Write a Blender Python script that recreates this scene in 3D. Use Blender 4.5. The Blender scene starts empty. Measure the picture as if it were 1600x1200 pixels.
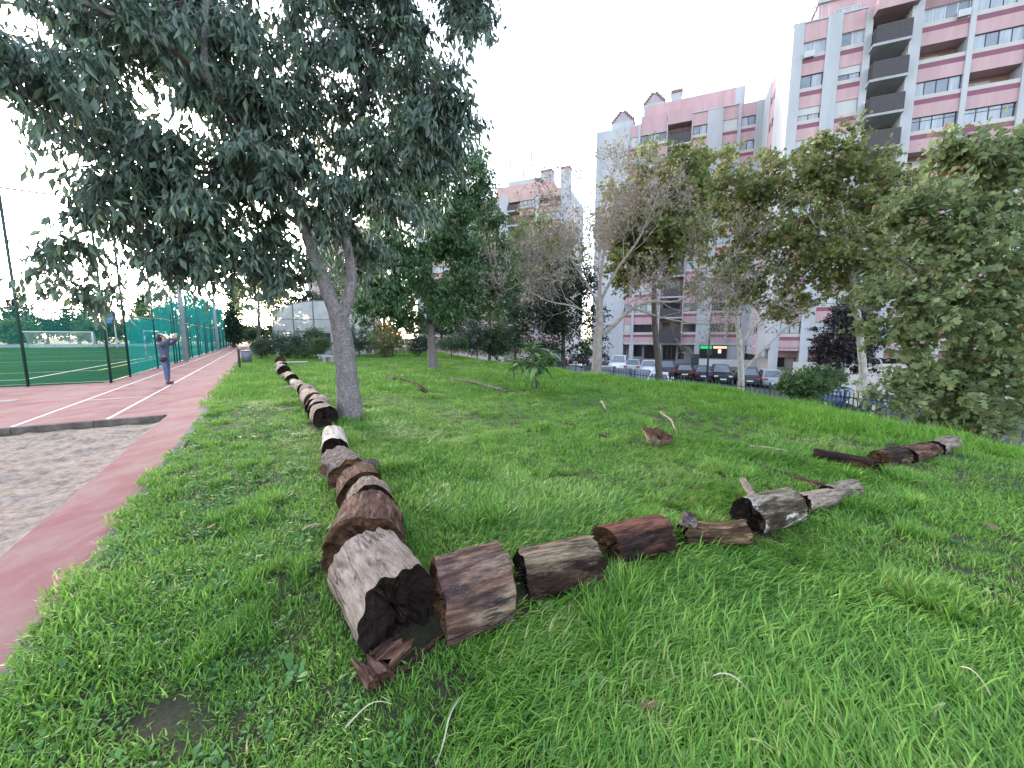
import bpy, math, random
import numpy as np
from mathutils import Vector, Matrix
random.seed(7); RNG = np.random.default_rng(7)
R = math.radians
scene = bpy.context.scene
COL = scene.collection

# ------------------------------------------------------------------ camera
PITCH = R(6.9); EYE = Vector((0, 0, 1.55)); FPX = 600.0      # focal length in photo pixels (1600 wide)
cam_d = bpy.data.cameras.new('camera'); cam = bpy.data.objects.new('camera', cam_d); COL.objects.link(cam)
cam_d.sensor_width = 36; cam_d.lens = 36 * FPX / 1600; cam_d.clip_start = 0.05; cam_d.clip_end = 5000
cam.location = EYE; cam.rotation_euler = (R(90) - PITCH, 0, 0); scene.camera = cam
# ------------------------------------------------------------------ sky, sun, exposure
SUN_AZ = R(-36); SUN_EL = R(14)
w = bpy.data.worlds.new('World'); scene.world = w; w.use_nodes = True
nt = w.node_tree; nt.nodes.clear()
sky = nt.nodes.new('ShaderNodeTexSky'); sky.sky_type = 'NISHITA'; sky.sun_disc = False
sky.sun_elevation = SUN_EL; sky.sun_rotation = SUN_AZ; sky.air_density = 1.0; sky.dust_density = 1.2; sky.ozone_density = 1.5
hs = nt.nodes.new('ShaderNodeHueSaturation'); hs.inputs['Saturation'].default_value = 0.6
bg = nt.nodes.new('ShaderNodeBackground'); bg.inputs['Strength'].default_value = 0.15
ow = nt.nodes.new('ShaderNodeOutputWorld')
nt.links.new(sky.outputs[0], hs.inputs['Color']); nt.links.new(hs.outputs[0], bg.inputs['Color']); nt.links.new(bg.outputs[0], ow.inputs['Surface'])
sl = bpy.data.lights.new('sun', 'SUN'); sl.energy = 0.5; sl.angle = R(14); sl.color = (1, .88, .74)
sun = bpy.data.objects.new('sun', sl); COL.objects.link(sun)
sdir = Vector((math.sin(SUN_AZ) * math.cos(SUN_EL), math.cos(SUN_AZ) * math.cos(SUN_EL), math.sin(SUN_EL)))
sun.rotation_euler = sdir.to_track_quat('Z', 'Y').to_euler(); sun.location = (0, 0, 40)
vs = scene.view_settings; vs.view_transform = 'Standard'; vs.look = 'None'; vs.gamma = 1; vs.use_curve_mapping = False
vs.exposure = 2.88
scene.render.engine = 'CYCLES'; cy = scene.cycles
cy.max_bounces = 6; cy.diffuse_bounces = 3; cy.glossy_bounces = 3; cy.transmission_bounces = 4; cy.transparent_max_bounces = 16
cy.use_denoising = True; cy.caustics_reflective = False; cy.caustics_refractive = False

# ------------------------------------------------------------------ survey helpers: photo pixel -> place in the world
_F = Vector((0, math.cos(PITCH), -math.sin(PITCH))); _U = Vector((0, math.sin(PITCH), math.cos(PITCH))); _X = Vector((1, 0, 0))
def ray(px, py): return _F + _X * ((px - 800) / FPX) + _U * ((600 - py) / FPX)
def gz(px, py, z=0.0):                       # point of that pixel on the level z
    d = ray(px, py); return EYE + d * ((z - EYE.z) / d.z)
def gy(px, py, Y):                           # point of that pixel at ground distance Y
    d = ray(px, py); return EYE + d * (Y / d.y)
D = Vector((-.548, .836, 0)); N = Vector((.836, .548, 0))      # along the track / across it
def TR(a, o, z=0.0): return D * a + N * o + Vector((0, 0, z))
FA = R(-22.34); FD = Vector((math.cos(FA), math.sin(FA), 0)); FN = Vector((-math.sin(FA), math.cos(FA), 0))

# ------------------------------------------------------------------ mesh helpers
def link(o, parent=None):
    COL.objects.link(o)
    if parent is not None: o.parent = parent
    return o
def tag(o, label=None, cat=None, group=None, kind=None):
    if label: o['label'] = label
    if cat: o['category'] = cat
    if group: o['group'] = group
    if kind: o['kind'] = kind
    return o
def empty(name, loc, rz=0, label=None, cat=None, group=None):
    o = bpy.data.objects.new(name, None); link(o); o.location = loc; o.rotation_euler = (0, 0, rz)
    o.empty_display_size = .2
    return tag(o, label, cat, group)
class MB:
    def __init__(s): s.v = []; s.f = []
    def add(s, v, f):
        b = len(s.v); s.v += [tuple(p) for p in v]; s.f += [tuple(i + b for i in q) for q in f]; return s
    def box(s, x0, x1, y0, y1, z0, z1):
        return s.add([(x0,y0,z0),(x1,y0,z0),(x1,y1,z0),(x0,y1,z0),(x0,y0,z1),(x1,y0,z1),(x1,y1,z1),(x0,y1,z1)],
            [(0,3,2,1),(4,5,6,7),(0,1,5,4),(1,2,6,5),(2,3,7,6),(3,0,4,7)])
    def bar(s, a, b, w, h=None):              # square bar between two points
        a = Vector(a); b = Vector(b); h = h or w; d = (b - a).normalized()
        u = d.cross(Vector((0,0,1))); u = u.normalized() if u.length > 1e-4 else Vector((1,0,0)); q = u.cross(d)
        P = [c + u*(i*w/2) + q*(j*h/2) for c in (a, b) for i, j in ((-1,-1),(1,-1),(1,1),(-1,1))]
        return s.add(P, [(0,1,2,3),(7,6,5,4),(0,4,5,1),(1,5,6,2),(2,6,7,3),(3,7,4,0)])
    def tube(s, pts, rad, n=6, cap=True):
        v, f = tube(pts, rad, n, cap); return s.add(v, f)
    def poly(s, pts): return s.add(pts, [tuple(range(len(pts)))])
    def build(s, name, mat, parent=None, smooth=False, loc=None):
        me = bpy.data.meshes.new(name); me.from_pydata(s.v, [], s.f); me.update()
        if smooth: me.polygons.foreach_set('use_smooth', [True] * len(me.polygons))
        if mat: me.materials.append(mat)
        o = bpy.data.objects.new(name, me); link(o, parent)
        if loc is not None: o.location = loc
        return o
def tube(pts, rad, n=6, cap=True):
    P = np.array([tuple(p) for p in pts], float); m = len(P)
    rad = np.broadcast_to(np.asarray(rad, float), (m,))
    T = np.empty_like(P); T[1:-1] = P[2:] - P[:-2]; T[0] = P[1] - P[0]; T[-1] = P[-1] - P[-2]
    T /= np.linalg.norm(T, axis=1)[:, None] + 1e-9
    ref = np.array([0.3, .9, .2]) if abs(T[0] @ np.array([.3,.9,.2])) < .9 else np.array([1., 0, 0])
    u = np.cross(T, ref); u /= np.linalg.norm(u, axis=1)[:, None] + 1e-9; q = np.cross(T, u)
    an = np.linspace(0, 2*np.pi, n, endpoint=False)
    V = P[:, None] + rad[:, None, None] * (np.cos(an)[None, :, None]*u[:, None] + np.sin(an)[None, :, None]*q[:, None])
    V = V.reshape(-1, 3); F = []
    for i in range(m-1):
        for j in range(n):
            k = (j+1) % n; F.append((i*n+j, i*n+k, (i+1)*n+k, (i+1)*n+j))
    if cap: F.append(tuple(range(n-1, -1, -1))); F.append(tuple((m-1)*n + j for j in range(n)))
    return V, F
def npmesh(name, V, F, mat, parent=None, smooth=False, attr=None):    # F: (n,k) array, all faces alike
    me = bpy.data.meshes.new(name); V = np.asarray(V, np.float32); F = np.asarray(F, np.int32); k = F.shape[1]
    me.vertices.add(len(V)); me.vertices.foreach_set('co', V.ravel())
    me.loops.add(F.size); me.loops.foreach_set('vertex_index', F.ravel())
    me.polygons.add(len(F)); me.polygons.foreach_set('loop_start', np.arange(0, F.size, k, dtype=np.int32))
    me.update(calc_edges=True)
    me.polygons.foreach_set('use_smooth', np.full(len(F), smooth))
    for nm, val in (attr or {}).items():
        a = me.attributes.new(nm, 'FLOAT', 'POINT'); a.data.foreach_set('value', np.asarray(val, np.float32))
    if mat: me.materials.append(mat)
    o = bpy.data.objects.new(name, me); return link(o, parent)
_cube = {}
def cube_mesh(mat):
    if mat.name not in _cube:
        m = MB().box(0, 1, 0, 1, 0, 1); me = bpy.data.meshes.new('block'); me.from_pydata(m.v, [], m.f); me.materials.append(mat); _cube[mat.name] = me
    return _cube[mat.name]
def ub(parent, name, mat, x0, x1, y0, y1, z0, z1):     # block part sharing one mesh per material
    o = bpy.data.objects.new(name, cube_mesh(mat)); link(o, parent)
    o.location = (x0, y0, z0); o.scale = (x1-x0, y1-y0, z1-z0); return o
def copy_tree(o, parent=None):
    c = o.copy(); COL.objects.link(c); c.parent = parent
    for ch in list(o.children): copy_tree(ch, c)
    return c

# ------------------------------------------------------------------ materials
def newmat(name):
    m = bpy.data.materials.new(name); m.use_nodes = True; t = m.node_tree; t.nodes.clear()
    o = t.nodes.new('ShaderNodeOutputMaterial'); return m, t, o
def nd(t, typ, **kw):
    n = t.nodes.new(typ)
    for k, v in kw.items():
        if k in n.inputs: n.inputs[k].default_value = v
        else: setattr(n, k, v)
    return n
def ramp(t, stops, interp='LINEAR'):
    r = t.nodes.new('ShaderNodeValToRGB'); e = r.color_ramp.elements; r.color_ramp.interpolation = interp
    while len(e) < len(stops): e.new(.5)
    for x, (p, c) in zip(e, stops): x.position = p; x.color = (*c, 1) if len(c) == 3 else c
    return r
def L(t, a, b): t.links.new(a, b)
def coords(t, scale=(1,1,1), space='pos'):
    if space == 'pos': s = t.nodes.new('ShaderNodeNewGeometry').outputs['Position']
    else: s = t.nodes.new('ShaderNodeTexCoord').outputs['Object']
    m = t.nodes.new('ShaderNodeMapping'); m.inputs['Scale'].default_value = scale; L(t, s, m.inputs['Vector']); return m.outputs[0]
def mat(name, c, rough=.7, var=.15, nscale=3, bump=0, bscale=40, metal=0, spec=.4, c2=None, space='pos', stretch=(1,1,1), coat=0):
    m, t, o = newmat(name); b = nd(t, 'ShaderNodeBsdfPrincipled', Roughness=rough, Metallic=metal)
    b.inputs['Specular IOR Level'].default_value = spec; b.inputs['Coat Weight'].default_value = coat
    v = coords(t, stretch, space)
    n = nd(t, 'ShaderNodeTexNoise', Scale=nscale, Detail=6, Roughness=.6); L(t, v, n.inputs['Vector'])
    lo = tuple(max(0, x*(1-var)) for x in c); hi = c2 or tuple(min(1, x*(1+var)) for x in c)
    r = ramp(t, [(.3, lo), (.7, hi)]); L(t, n.outputs['Fac'], r.inputs['Fac']); L(t, r.outputs[0], b.inputs['Base Color'])
    if bump:
        n2 = nd(t, 'ShaderNodeTexNoise', Scale=bscale, Detail=5); L(t, v, n2.inputs['Vector'])
        bp = nd(t, 'ShaderNodeBump', Strength=bump, Distance=.02); L(t, n2.outputs['Fac'], bp.inputs['Height']); L(t, bp.outputs[0], b.inputs['Normal'])
    L(t, b.outputs[0], o.inputs['Surface']); return m
def leafmat(name, stops, rough=.45, trans=.3, spec=.35, back=None):
    m, t, o = newmat(name); a = nd(t, 'ShaderNodeAttribute', attribute_name='rnd')
    r = ramp(t, stops); L(t, a.outputs['Fac'], r.inputs['Fac'])
    b = nd(t, 'ShaderNodeBsdfPrincipled', Roughness=rough); b.inputs['Specular IOR Level'].default_value = spec
    tr = nd(t, 'ShaderNodeBsdfTranslucent'); mx = nd(t, 'ShaderNodeMixShader'); mx.inputs[0].default_value = trans
    L(t, r.outputs[0], b.inputs['Base Color']); L(t, r.outputs[0], tr.inputs['Color'])
    L(t, b.outputs[0], mx.inputs[1]); L(t, tr.outputs[0], mx.inputs[2]); L(t, mx.outputs[0], o.inputs['Surface']); return m
def barkmat(name, c1, c2, c3=None, space='obj', stretch=(6,6,1), bump=.6, scale=3, patch=None, crack=False, top=None):
    m, t, o = newmat(name); b = nd(t, 'ShaderNodeBsdfPrincipled', Roughness=.9); b.inputs['Specular IOR Level'].default_value = .12
    v = coords(t, stretch, space)
    n = nd(t, 'ShaderNodeTexNoise', Scale=scale, Detail=10, Roughness=.72, Distortion=.4); L(t, v, n.inputs['Vector'])
    st = [(.37, c1), (.52, c2)] + ([(.66, c3)] if c3 else [])
    r = ramp(t, st); L(t, n.outputs['Fac'], r.inputs['Fac']); out = r.outputs[0]
    if patch:                                                     # lichen / bare wood / decay patches: (colour, scale, from, to)
        v2 = coords(t, (.55,1.5,1.5) if stretch[0] < stretch[1] else (1,1,1), space)
        for pc, ps, p0, p1 in patch:
            n3 = nd(t, 'ShaderNodeTexNoise', Scale=ps, Detail=10, Roughness=.78); L(t, v2, n3.inputs['Vector'])
            rr = ramp(t, [(p0-.02, (0,0,0)), (p1+.05, (1,1,1))]); L(t, n3.outputs['Fac'], rr.inputs['Fac'])
            mx = nd(t, 'ShaderNodeMixRGB'); mx.inputs[2].default_value = (*pc, 1); L(t, rr.outputs[0], mx.inputs[0]); L(t, out, mx.inputs[1]); out = mx.outputs[0]
    if top:                                                       # dry, bleached upper side of a log that has lain for years: (colour, height from, to)
        sx = nd(t, 'ShaderNodeSeparateXYZ'); L(t, coords(t, (1,1,1), space), sx.inputs[0])
        nt_ = nd(t, 'ShaderNodeTexNoise', Scale=7, Detail=8, Roughness=.75); L(t, coords(t, (.35,2,2), space), nt_.inputs['Vector'])
        m5 = nd(t, 'ShaderNodeMath', operation='MULTIPLY_ADD'); m5.inputs[1].default_value = .28; L(t, nt_.outputs['Fac'], m5.inputs[0]); L(t, sx.outputs[2], m5.inputs[2])
        mr = nd(t, 'ShaderNodeMapRange'); mr.inputs['From Min'].default_value = top[1]+.14; mr.inputs['From Max'].default_value = top[2]+.14; L(t, m5.outputs[0], mr.inputs['Value'])
        mt = nd(t, 'ShaderNodeMixRGB'); L(t, mr.outputs[0], mt.inputs[0]); L(t, out, mt.inputs[1])
        rt = ramp(t, [(.38, tuple(x*.25 for x in top[0])), (.58, top[0])]); L(t, n.outputs['Fac'], rt.inputs['Fac']); L(t, rt.outputs[0], mt.inputs[2]); out = mt.outputs[0]
    ck = None
    if crack:                                                     # long drying cracks along the grain
        v3 = coords(t, (.28,3.2,3.2), space); nc = nd(t, 'ShaderNodeTexNoise', Scale=4.5, Detail=5, Roughness=.6); L(t, v3, nc.inputs['Vector'])
        rc = ramp(t, [(.475, (0,0,0)), (.497, (1,1,1)), (.519, (0,0,0))]); L(t, nc.outputs['Fac'], rc.inputs['Fac'])
        nm = nd(t, 'ShaderNodeTexNoise', Scale=3, Detail=3); L(t, coords(t, (1,1,1), space), nm.inputs['Vector']); rm = ramp(t, [(.42,(0,0,0)),(.58,(.9,.9,.9))]); L(t, nm.outputs['Fac'], rm.inputs['Fac'])
        mk = nd(t, 'ShaderNodeMath', operation='MULTIPLY'); L(t, rc.outputs[0], mk.inputs[0]); L(t, rm.outputs[0], mk.inputs[1]); ck = mk.outputs[0]
        mc = nd(t, 'ShaderNodeMixRGB'); mc.inputs[2].default_value = (.03,.018,.014,1); L(t, ck, mc.inputs[0]); L(t, out, mc.inputs[1]); out = mc.outputs[0]
    L(t, out, b.inputs['Base Color'])
    n2 = nd(t, 'ShaderNodeTexNoise', Scale=scale*5, Detail=8, Roughness=.75); L(t, v, n2.inputs['Vector'])
    ad = nd(t, 'ShaderNodeMath', operation='ADD'); L(t, n.outputs['Fac'], ad.inputs[0]); L(t, n2.outputs['Fac'], ad.inputs[1])
    hgt = ad.outputs[0]
    if ck:
        sb = nd(t, 'ShaderNodeMath', operation='MULTIPLY_ADD'); sb.inputs[1].default_value = -1.2; L(t, ck, sb.inputs[0]); L(t, hgt, sb.inputs[2]); hgt = sb.outputs[0]
    bp = nd(t, 'ShaderNodeBump', Strength=bump, Distance=.015); L(t, hgt, bp.inputs['Height']); L(t, bp.outputs[0], b.inputs['Normal'])
    L(t, b.outputs[0], o.inputs['Surface']); return m
def cutmat(name, c1, c2, c3):                                     # sawn end: growth rings round the log's axis (local x)
    m, t, o = newmat(name); b = nd(t, 'ShaderNodeBsdfPrincipled', Roughness=.9); b.inputs['Specular IOR Level'].default_value = .15
    v = coords(t, (.2,1,1), 'obj')
    wv = nd(t, 'ShaderNodeTexWave', wave_type='RINGS', rings_direction='X', Scale=22, Distortion=6, Detail=4); L(t, v, wv.inputs['Vector'])
    n = nd(t, 'ShaderNodeTexNoise', Scale=16, Detail=9, Roughness=.75); L(t, v, n.inputs['Vector'])
    mx = nd(t, 'ShaderNodeMixRGB'); mx.inputs[0].default_value = .88; L(t, wv.outputs['Fac'], mx.inputs[1]); L(t, n.outputs['Fac'], mx.inputs[2])
    r = ramp(t, [(.3, c1), (.55, c2), (.75, c3)]); L(t, mx.outputs[0], r.inputs['Fac']); L(t, r.outputs[0], b.inputs['Base Color'])
    bp = nd(t, 'ShaderNodeBump', Strength=.35, Distance=.02); L(t, mx.outputs[0], bp.inputs['Height']); L(t, bp.outputs[0], b.inputs['Normal'])
    L(t, b.outputs[0], o.inputs['Surface']); return m
def emitmat(name, c, s):
    m, t, o = newmat(name); e = nd(t, 'ShaderNodeEmission', Strength=s); e.inputs[0].default_value = (*c, 1); L(t, e.outputs[0], o.inputs['Surface']); return m
def netmat(name, c, cover, cell=0):
    m, t, o = newmat(name); d = nd(t, 'ShaderNodeBsdfDiffuse'); d.inputs[0].default_value = (*c, 1)
    tl = nd(t, 'ShaderNodeBsdfTranslucent'); tl.inputs[0].default_value = (*c, 1); m1 = nd(t, 'ShaderNodeMixShader'); m1.inputs[0].default_value = .5
    L(t, d.outputs[0], m1.inputs[1]); L(t, tl.outputs[0], m1.inputs[2])
    tp = nd(t, 'ShaderNodeBsdfTransparent'); mx = nd(t, 'ShaderNodeMixShader')
    L(t, tp.outputs[0], mx.inputs[1]); L(t, m1.outputs[0], mx.inputs[2])
    n = nd(t, 'ShaderNodeTexNoise', Scale=.7, Detail=3); L(t, coords(t), n.inputs['Vector'])
    r = ramp(t, [(.3, (cover-.08,)*3), (.7, (cover+.08,)*3)]); L(t, n.outputs['Fac'], r.inputs['Fac']); L(t, r.outputs[0], mx.inputs[0])
    L(t, mx.outputs[0], o.inputs['Surface']); return m

M = {}
M['white'] = mat('white_render', (.40,.40,.425), .85, .12, 1.2, bump=.1, stretch=(1,1,.12))
M['pink'] = mat('pink_render', (.46,.295,.312), .85, .13, 1.2, bump=.1, stretch=(1,1,.12))
M['salmon'] = mat('salmon_render', (.47,.31,.29), .85, .1, .8)
M['maroon'] = mat('maroon_paint', (.22,.075,.12), .7, .1, 1)
M['sill'] = mat('cream_band', (.46,.42,.40), .8, .06, 1)
M['loggia'] = mat('loggia_wall', (.34,.2,.19), .85, .1, 1)
M['dark_rail'] = mat('dark_balustrade', (.055,.045,.05), .6, .2, 4)
M['shutter'] = mat('roller_shutter', (.45,.44,.44), .6, .05, 1)
M['glass'] = mat('window_glass', (.12,.135,.165), .08, .4, .5, spec=.9)
M['glass_light'] = mat('curtained_glass', (.30,.32,.37), .12, .3, 1.5, spec=.6, stretch=(3,3,.3))
M['glass_dark'] = mat('dark_glass', (.03,.03,.035), .08, .3, .3, spec=.5)
M['frame_dark'] = mat('dark_frame', (.03,.03,.045), .5, .1)
M['frame_white'] = mat('white_frame', (.52,.52,.54), .5, .05)
M['concrete'] = mat('concrete', (.27,.26,.255), .9, .2, 2, bump=.4, bscale=30)
M['pale_concrete'] = mat('pale_concrete', (.33,.325,.335), .9, .15, 3, bump=.3, bscale=40)
M['asphalt'] = mat('asphalt', (.06,.06,.065), .9, .25, 1.2, bump=.3, bscale=60)
M['paving'] = mat('paving', (.25,.22,.205), .9, .15, .8)
M['steel'] = mat('galvanised_steel', (.40,.41,.45), .5, .1, 2, metal=0)
M['green_steel'] = mat('dark_green_steel', (.012,.045,.04), .5, .2, 2)
M['fence_blue'] = mat('blue_grey_paint', (.035,.05,.075), .5, .2, 3)
M['black'] = mat('black_plastic', (.02,.02,.022), .5, .1)
M['rubber'] = mat('tyre_rubber', (.015,.015,.016), .8, .1)
M['rim'] = mat('wheel_rim', (.4,.4,.42), .35, .05, metal=.8)
M['lampred'] = mat('tail_lamp', (.35,.02,.02), .2, .05)
M['lampwhite'] = mat('head_lamp', (.7,.72,.75), .15, .05)
M['plate'] = mat('number_plate', (.75,.75,.72), .5, .02)
M['whiteline'] = mat('white_line_paint', (.55,.5,.51), .8, .15, 6)
M['yellowline'] = mat('yellow_line_paint', (.55,.45,.06), .8, .12, 6)
M['redpaint'] = mat('red_paint', (.4,.03,.03), .5, .1)
M['whitepaint'] = mat('white_paint', (.6,.61,.63), .45, .05)
M['brick'] = mat('brick_cap', (.26,.13,.12), .9, .2, 6)
M['grey_slate'] = mat('grey_gable', (.36,.33,.37), .9, .15, 3)
# ================================================================== SETTING
CREST = np.array([(7.9,-60),(7.8,0),(7.7,5.6),(7.4,8.6),(7.0,12),(4.9,14.6),(2.6,19),(-1,25.5),(-4,33),(-9,46),(-22,80),(-70,200),(-900,2200)], float)
def crest_s(x, y):                                # signed distance right of the crest of the lawn
    x = np.asarray(x, float); y = np.asarray(y, float); best = np.full(x.shape, 1e9); sg = np.zeros(x.shape)
    for (x0,y0),(x1,y1) in zip(CREST[:-1], CREST[1:]):
        dx, dy = x1-x0, y1-y0; l2 = dx*dx+dy*dy
        t = np.clip(((x-x0)*dx+(y-y0)*dy)/l2, 0, 1); ex = x-x0-t*dx; ey = y-y0-t*dy; d = np.hypot(ex, ey)
        c = ex*dy - ey*dx; m = d < best - 1e-9; best = np.where(m, d, best); sg = np.where(m, np.sign(c), sg)
    return best*sg
def sstep(t): t = np.clip(t, 0, 1); return t*t*(3-2*t)
def H(x, y):
    s = crest_s(x, y); return -1.5*sstep((s+2.2)/7.7) - 2.9*sstep((s-5.5)/7)
def und(x, y):
    x = np.asarray(x, float); y = np.asarray(y, float)
    return .012*np.sin(1.9*x+.7*y) + .012*np.sin(-1.1*x+2.3*y+1) + .02*np.sin(.5*x+.35*y+2) + .006*np.sin(6*x+1)*np.sin(5.3*y)
def lawn_z(x, y): return H(x, y) + und(x, y) + .02
def LZ(p): return float(lawn_z(p[0], p[1]))

def axis(lo, hi, fine, c0, c1):
    pts = list(np.arange(c0, c1+1e-6, fine)); s = fine
    x = c1
    while x < hi: s *= 1.35; x += s; pts.append(min(x, hi))
    s = fine; x = c0
    while x > lo: s *= 1.35; x -= s; pts.insert(0, max(x, lo))
    return np.array(pts)
def grid(X, Y, Z, name, m, smooth=True, keep=None):
    ny, nx = X.shape; V = np.stack([X, Y, Z], -1).reshape(-1, 3)
    i = np.arange(nx-1)[None, :] + np.arange(ny-1)[:, None]*nx
    F = np.stack([i, i+1, i+1+nx, i+nx], -1).reshape(-1, 4)
    if keep is not None: F = F[keep.reshape(-1)]
    return npmesh(name, V, F, m, smooth=smooth)
# --- earth: one sheet to the horizon
M['earth'] = mat('earth', (.10,.095,.05), .95, .3, .4, c2=(.07,.10,.03), bump=.3)
xs = axis(-2200, 2200, 2.0, -60, 60); ys = axis(-300, 2400, 2.0, -10, 90); X, Y = np.meshgrid(xs, ys)
tag(grid(X, Y, H(X, Y) - .12, 'terrain', M['earth']), kind='structure')
# --- lawn soil
def soilmat():
    m, t, o = newmat('lawn_soil'); b = nd(t, 'ShaderNodeBsdfPrincipled', Roughness=.95); v = coords(t)
    n = nd(t, 'ShaderNodeTexNoise', Scale=2.2, Detail=8, Roughness=.65); L(t, v, n.inputs['Vector'])
    n2 = nd(t, 'ShaderNodeTexNoise', Scale=45, Detail=6, Roughness=.7); L(t, v, n2.inputs['Vector'])
    r = ramp(t, [(.35, (.10,.065,.042)), (.52, (.085,.09,.035)), (.72, (.07,.14,.025))]); L(t, n.outputs['Fac'], r.inputs['Fac'])
    r2 = ramp(t, [(.3, (.4,.4,.4)), (.7, (1,1,1))]); L(t, n2.outputs['Fac'], r2.inputs['Fac'])
    mx = nd(t, 'ShaderNodeMixRGB', blend_type='MULTIPLY'); mx.inputs[0].default_value = 1; L(t, r.outputs[0], mx.inputs[1]); L(t, r2.outputs[0], mx.inputs[2])
    L(t, mx.outputs[0], b.inputs['Base Color'])
    bp = nd(t, 'ShaderNodeBump', Strength=1, Distance=.05); L(t, n2.outputs['Fac'], bp.inputs['Height']); L(t, bp.outputs[0], b.inputs['Normal'])
    L(t, b.outputs[0], o.inputs['Surface']); return m
aa = np.arange(-6, 62, .4); oo = np.concatenate([np.arange(-1.02, 12, .3), np.arange(12, 60, 1.2)])
A, O = np.meshgrid(aa, oo); X = D.x*A+N.x*O; Y = D.y*A+N.y*O
Z = lawn_z(X, Y); Z = np.where(O < -1.0, -.03, Z)
kc = (crest_s(X, Y) < 7.5); kc = kc[:-1, :-1]
tag(grid(X[::-1], Y[::-1], Z[::-1], 'lawn', soilmat(), keep=kc[::-1]), kind='structure')
# --- running track: pink rubber, sandy and worn near the pit
def trackmat():
    m, t, o = newmat('pink_rubber'); b = nd(t, 'ShaderNodeBsdfPrincipled', Roughness=.9); b.inputs['Specular IOR Level'].default_value = .06; v = coords(t)
    n = nd(t, 'ShaderNodeTexNoise', Scale=.9, Detail=8, Roughness=.62); L(t, v, n.inputs['Vector'])
    r = ramp(t, [(.32, (.225,.085,.09)), (.5, (.27,.12,.122)), (.68, (.29,.155,.152))]); L(t, n.outputs['Fac'], r.inputs['Fac'])
    mp = nd(t, 'ShaderNodeMapping'); mp.inputs['Rotation'].default_value = (0, 0, R(-33)); mp.inputs['Scale'].default_value = (1.7, .75, 1); L(t, v, mp.inputs['Vector'])
    n2 = nd(t, 'ShaderNodeTexNoise', Scale=1.3, Detail=8, Roughness=.7, Distortion=.6); L(t, mp.outputs[0], n2.inputs['Vector'])
    r2 = ramp(t, [(.44, (0,0,0)), (.64, (1,1,1))]); L(t, n2.outputs['Fac'], r2.inputs['Fac'])
    mx = nd(t, 'ShaderNodeMixRGB'); mx.inputs[2].default_value = (.32,.215,.195,1)
    mm = nd(t, 'ShaderNodeMath', operation='MULTIPLY'); mm.inputs[1].default_value = .75; L(t, r2.outputs[0], mm.inputs[0])
    L(t, mm.outputs[0], mx.inputs[0]); L(t, r.outputs[0], mx.inputs[1]); L(t, mx.outputs[0], b.inputs['Base Color'])
    n3 = nd(t, 'ShaderNodeTexNoise', Scale=160, Detail=3); L(t, v, n3.inputs['Vector'])
    bp = nd(t, 'ShaderNodeBump', Strength=.35, Distance=.01); L(t, n3.outputs['Fac'], bp.inputs['Height']); L(t, bp.outputs[0], b.inputs['Normal'])
    L(t, b.outputs[0], o.inputs['Surface']); return m
M['track'] = trackmat()
def quad_to(mb, a0, a1, o0, o1, z):
    mb.poly([TR(a0,o0,z), TR(a0,o1,z), TR(a1,o1,z), TR(a1,o0,z)]); return mb
mb = MB(); quad_to(mb, -6, 10.34, -1.66, -1.10, -.02); quad_to(mb, 10.34, 120, -4.62, -1.10, -.02); quad_to(mb, 10.34, 18.9, -40, -4.62, -.02)
trk = tag(mb.build('running_track', M['track']), kind='structure')
def line(parent, m, p0, p1, wd, z, name):
    p0 = Vector(p0); p1 = Vector(p1); u = (p1-p0).normalized().cross(Vector((0,0,1)))*wd/2
    mb = MB(); q = [p0-u, p0+u, p1+u, p1-u]; mb.poly([(c.x, c.y, z) for c in q]); o = mb.build(name, m, parent)
    if o.data.polygons[0].normal.z < 0: o.data.flip_normals()
    return o
line(trk, M['whiteline'], TR(10.4,-2.55), TR(110,-2.55), .055, -.015, 'lane_line')
line(trk, M['whiteline'], TR(10.4,-3.75), TR(110,-3.75), .055, -.015, 'lane_line')
line(trk, M['whiteline'], TR(13.85,-3.72), TR(13.85,-2.58), .055, -.0145, 'cross_line')
line(trk, M['whiteline'], TR(25.0,-3.72), TR(25.0,-2.58), .055, -.0145, 'cross_line')
mb = MB(); mb.poly([TR(14.6,-6.0,-.012), TR(14.6,-5.2,-.012), TR(15.0,-5.2,-.012), TR(15.0,-6.0,-.012)])
mb.build('drain_cover', M['concrete'], trk)
# --- kerb stones between track and grass, and along the end of the sand pit
M['kerb_grey'] = mat('weathered_kerb', (.16,.15,.15), .95, .35, 5, bump=.5, spec=.1)
kb = tag(MB().box(0,.001,0,.001,-.2,-.199).build('kerb', M['pale_concrete']), kind='structure')
kme = None
for i in range(40):
    a0 = -5 + i*1.0
    m_ = MB(); v = []
    h = -.004 + .006*math.sin(i*2.1)
    for a, o, z in ((a0,-1.105,-.3),(a0+.99,-1.105,-.3),(a0+.99,-1.0,-.3),(a0,-1.0,-.3),(a0,-1.105,h),(a0+.99,-1.105,h),(a0+.99,-1.0,h),(a0,-1.0,h)): v.append(TR(a,o,z))
    m_.add(v, [(0,1,2,3),(7,6,5,4),(4,5,1,0),(5,6,2,1),(6,7,3,2),(7,4,0,3)]); m_.build('kerb_stone', M['kerb_grey'], kb)
M['kerb_dark'] = mat('stained_concrete', (.13,.105,.10), .95, .5, 4, bump=.6, spec=.05)
for i in range(12):
    o0 = -1.7 - i*1.0; v = []
    for a, o, z in ((10.2,o0,-.3),(10.2,o0-.99,-.3),(10.34,o0-.99,-.3),(10.34,o0,-.3),(10.2,o0,-.006),(10.2,o0-.99,-.006),(10.34,o0-.99,-.006),(10.34,o0,-.006)): v.append(TR(a,o,z))
    MB().add(v, [(3,2,1,0),(4,5,6,7),(0,1,5,4),(1,2,6,5),(2,3,7,6),(3,0,4,7)]).build('edging_stone', M['kerb_dark'], kb)
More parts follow.
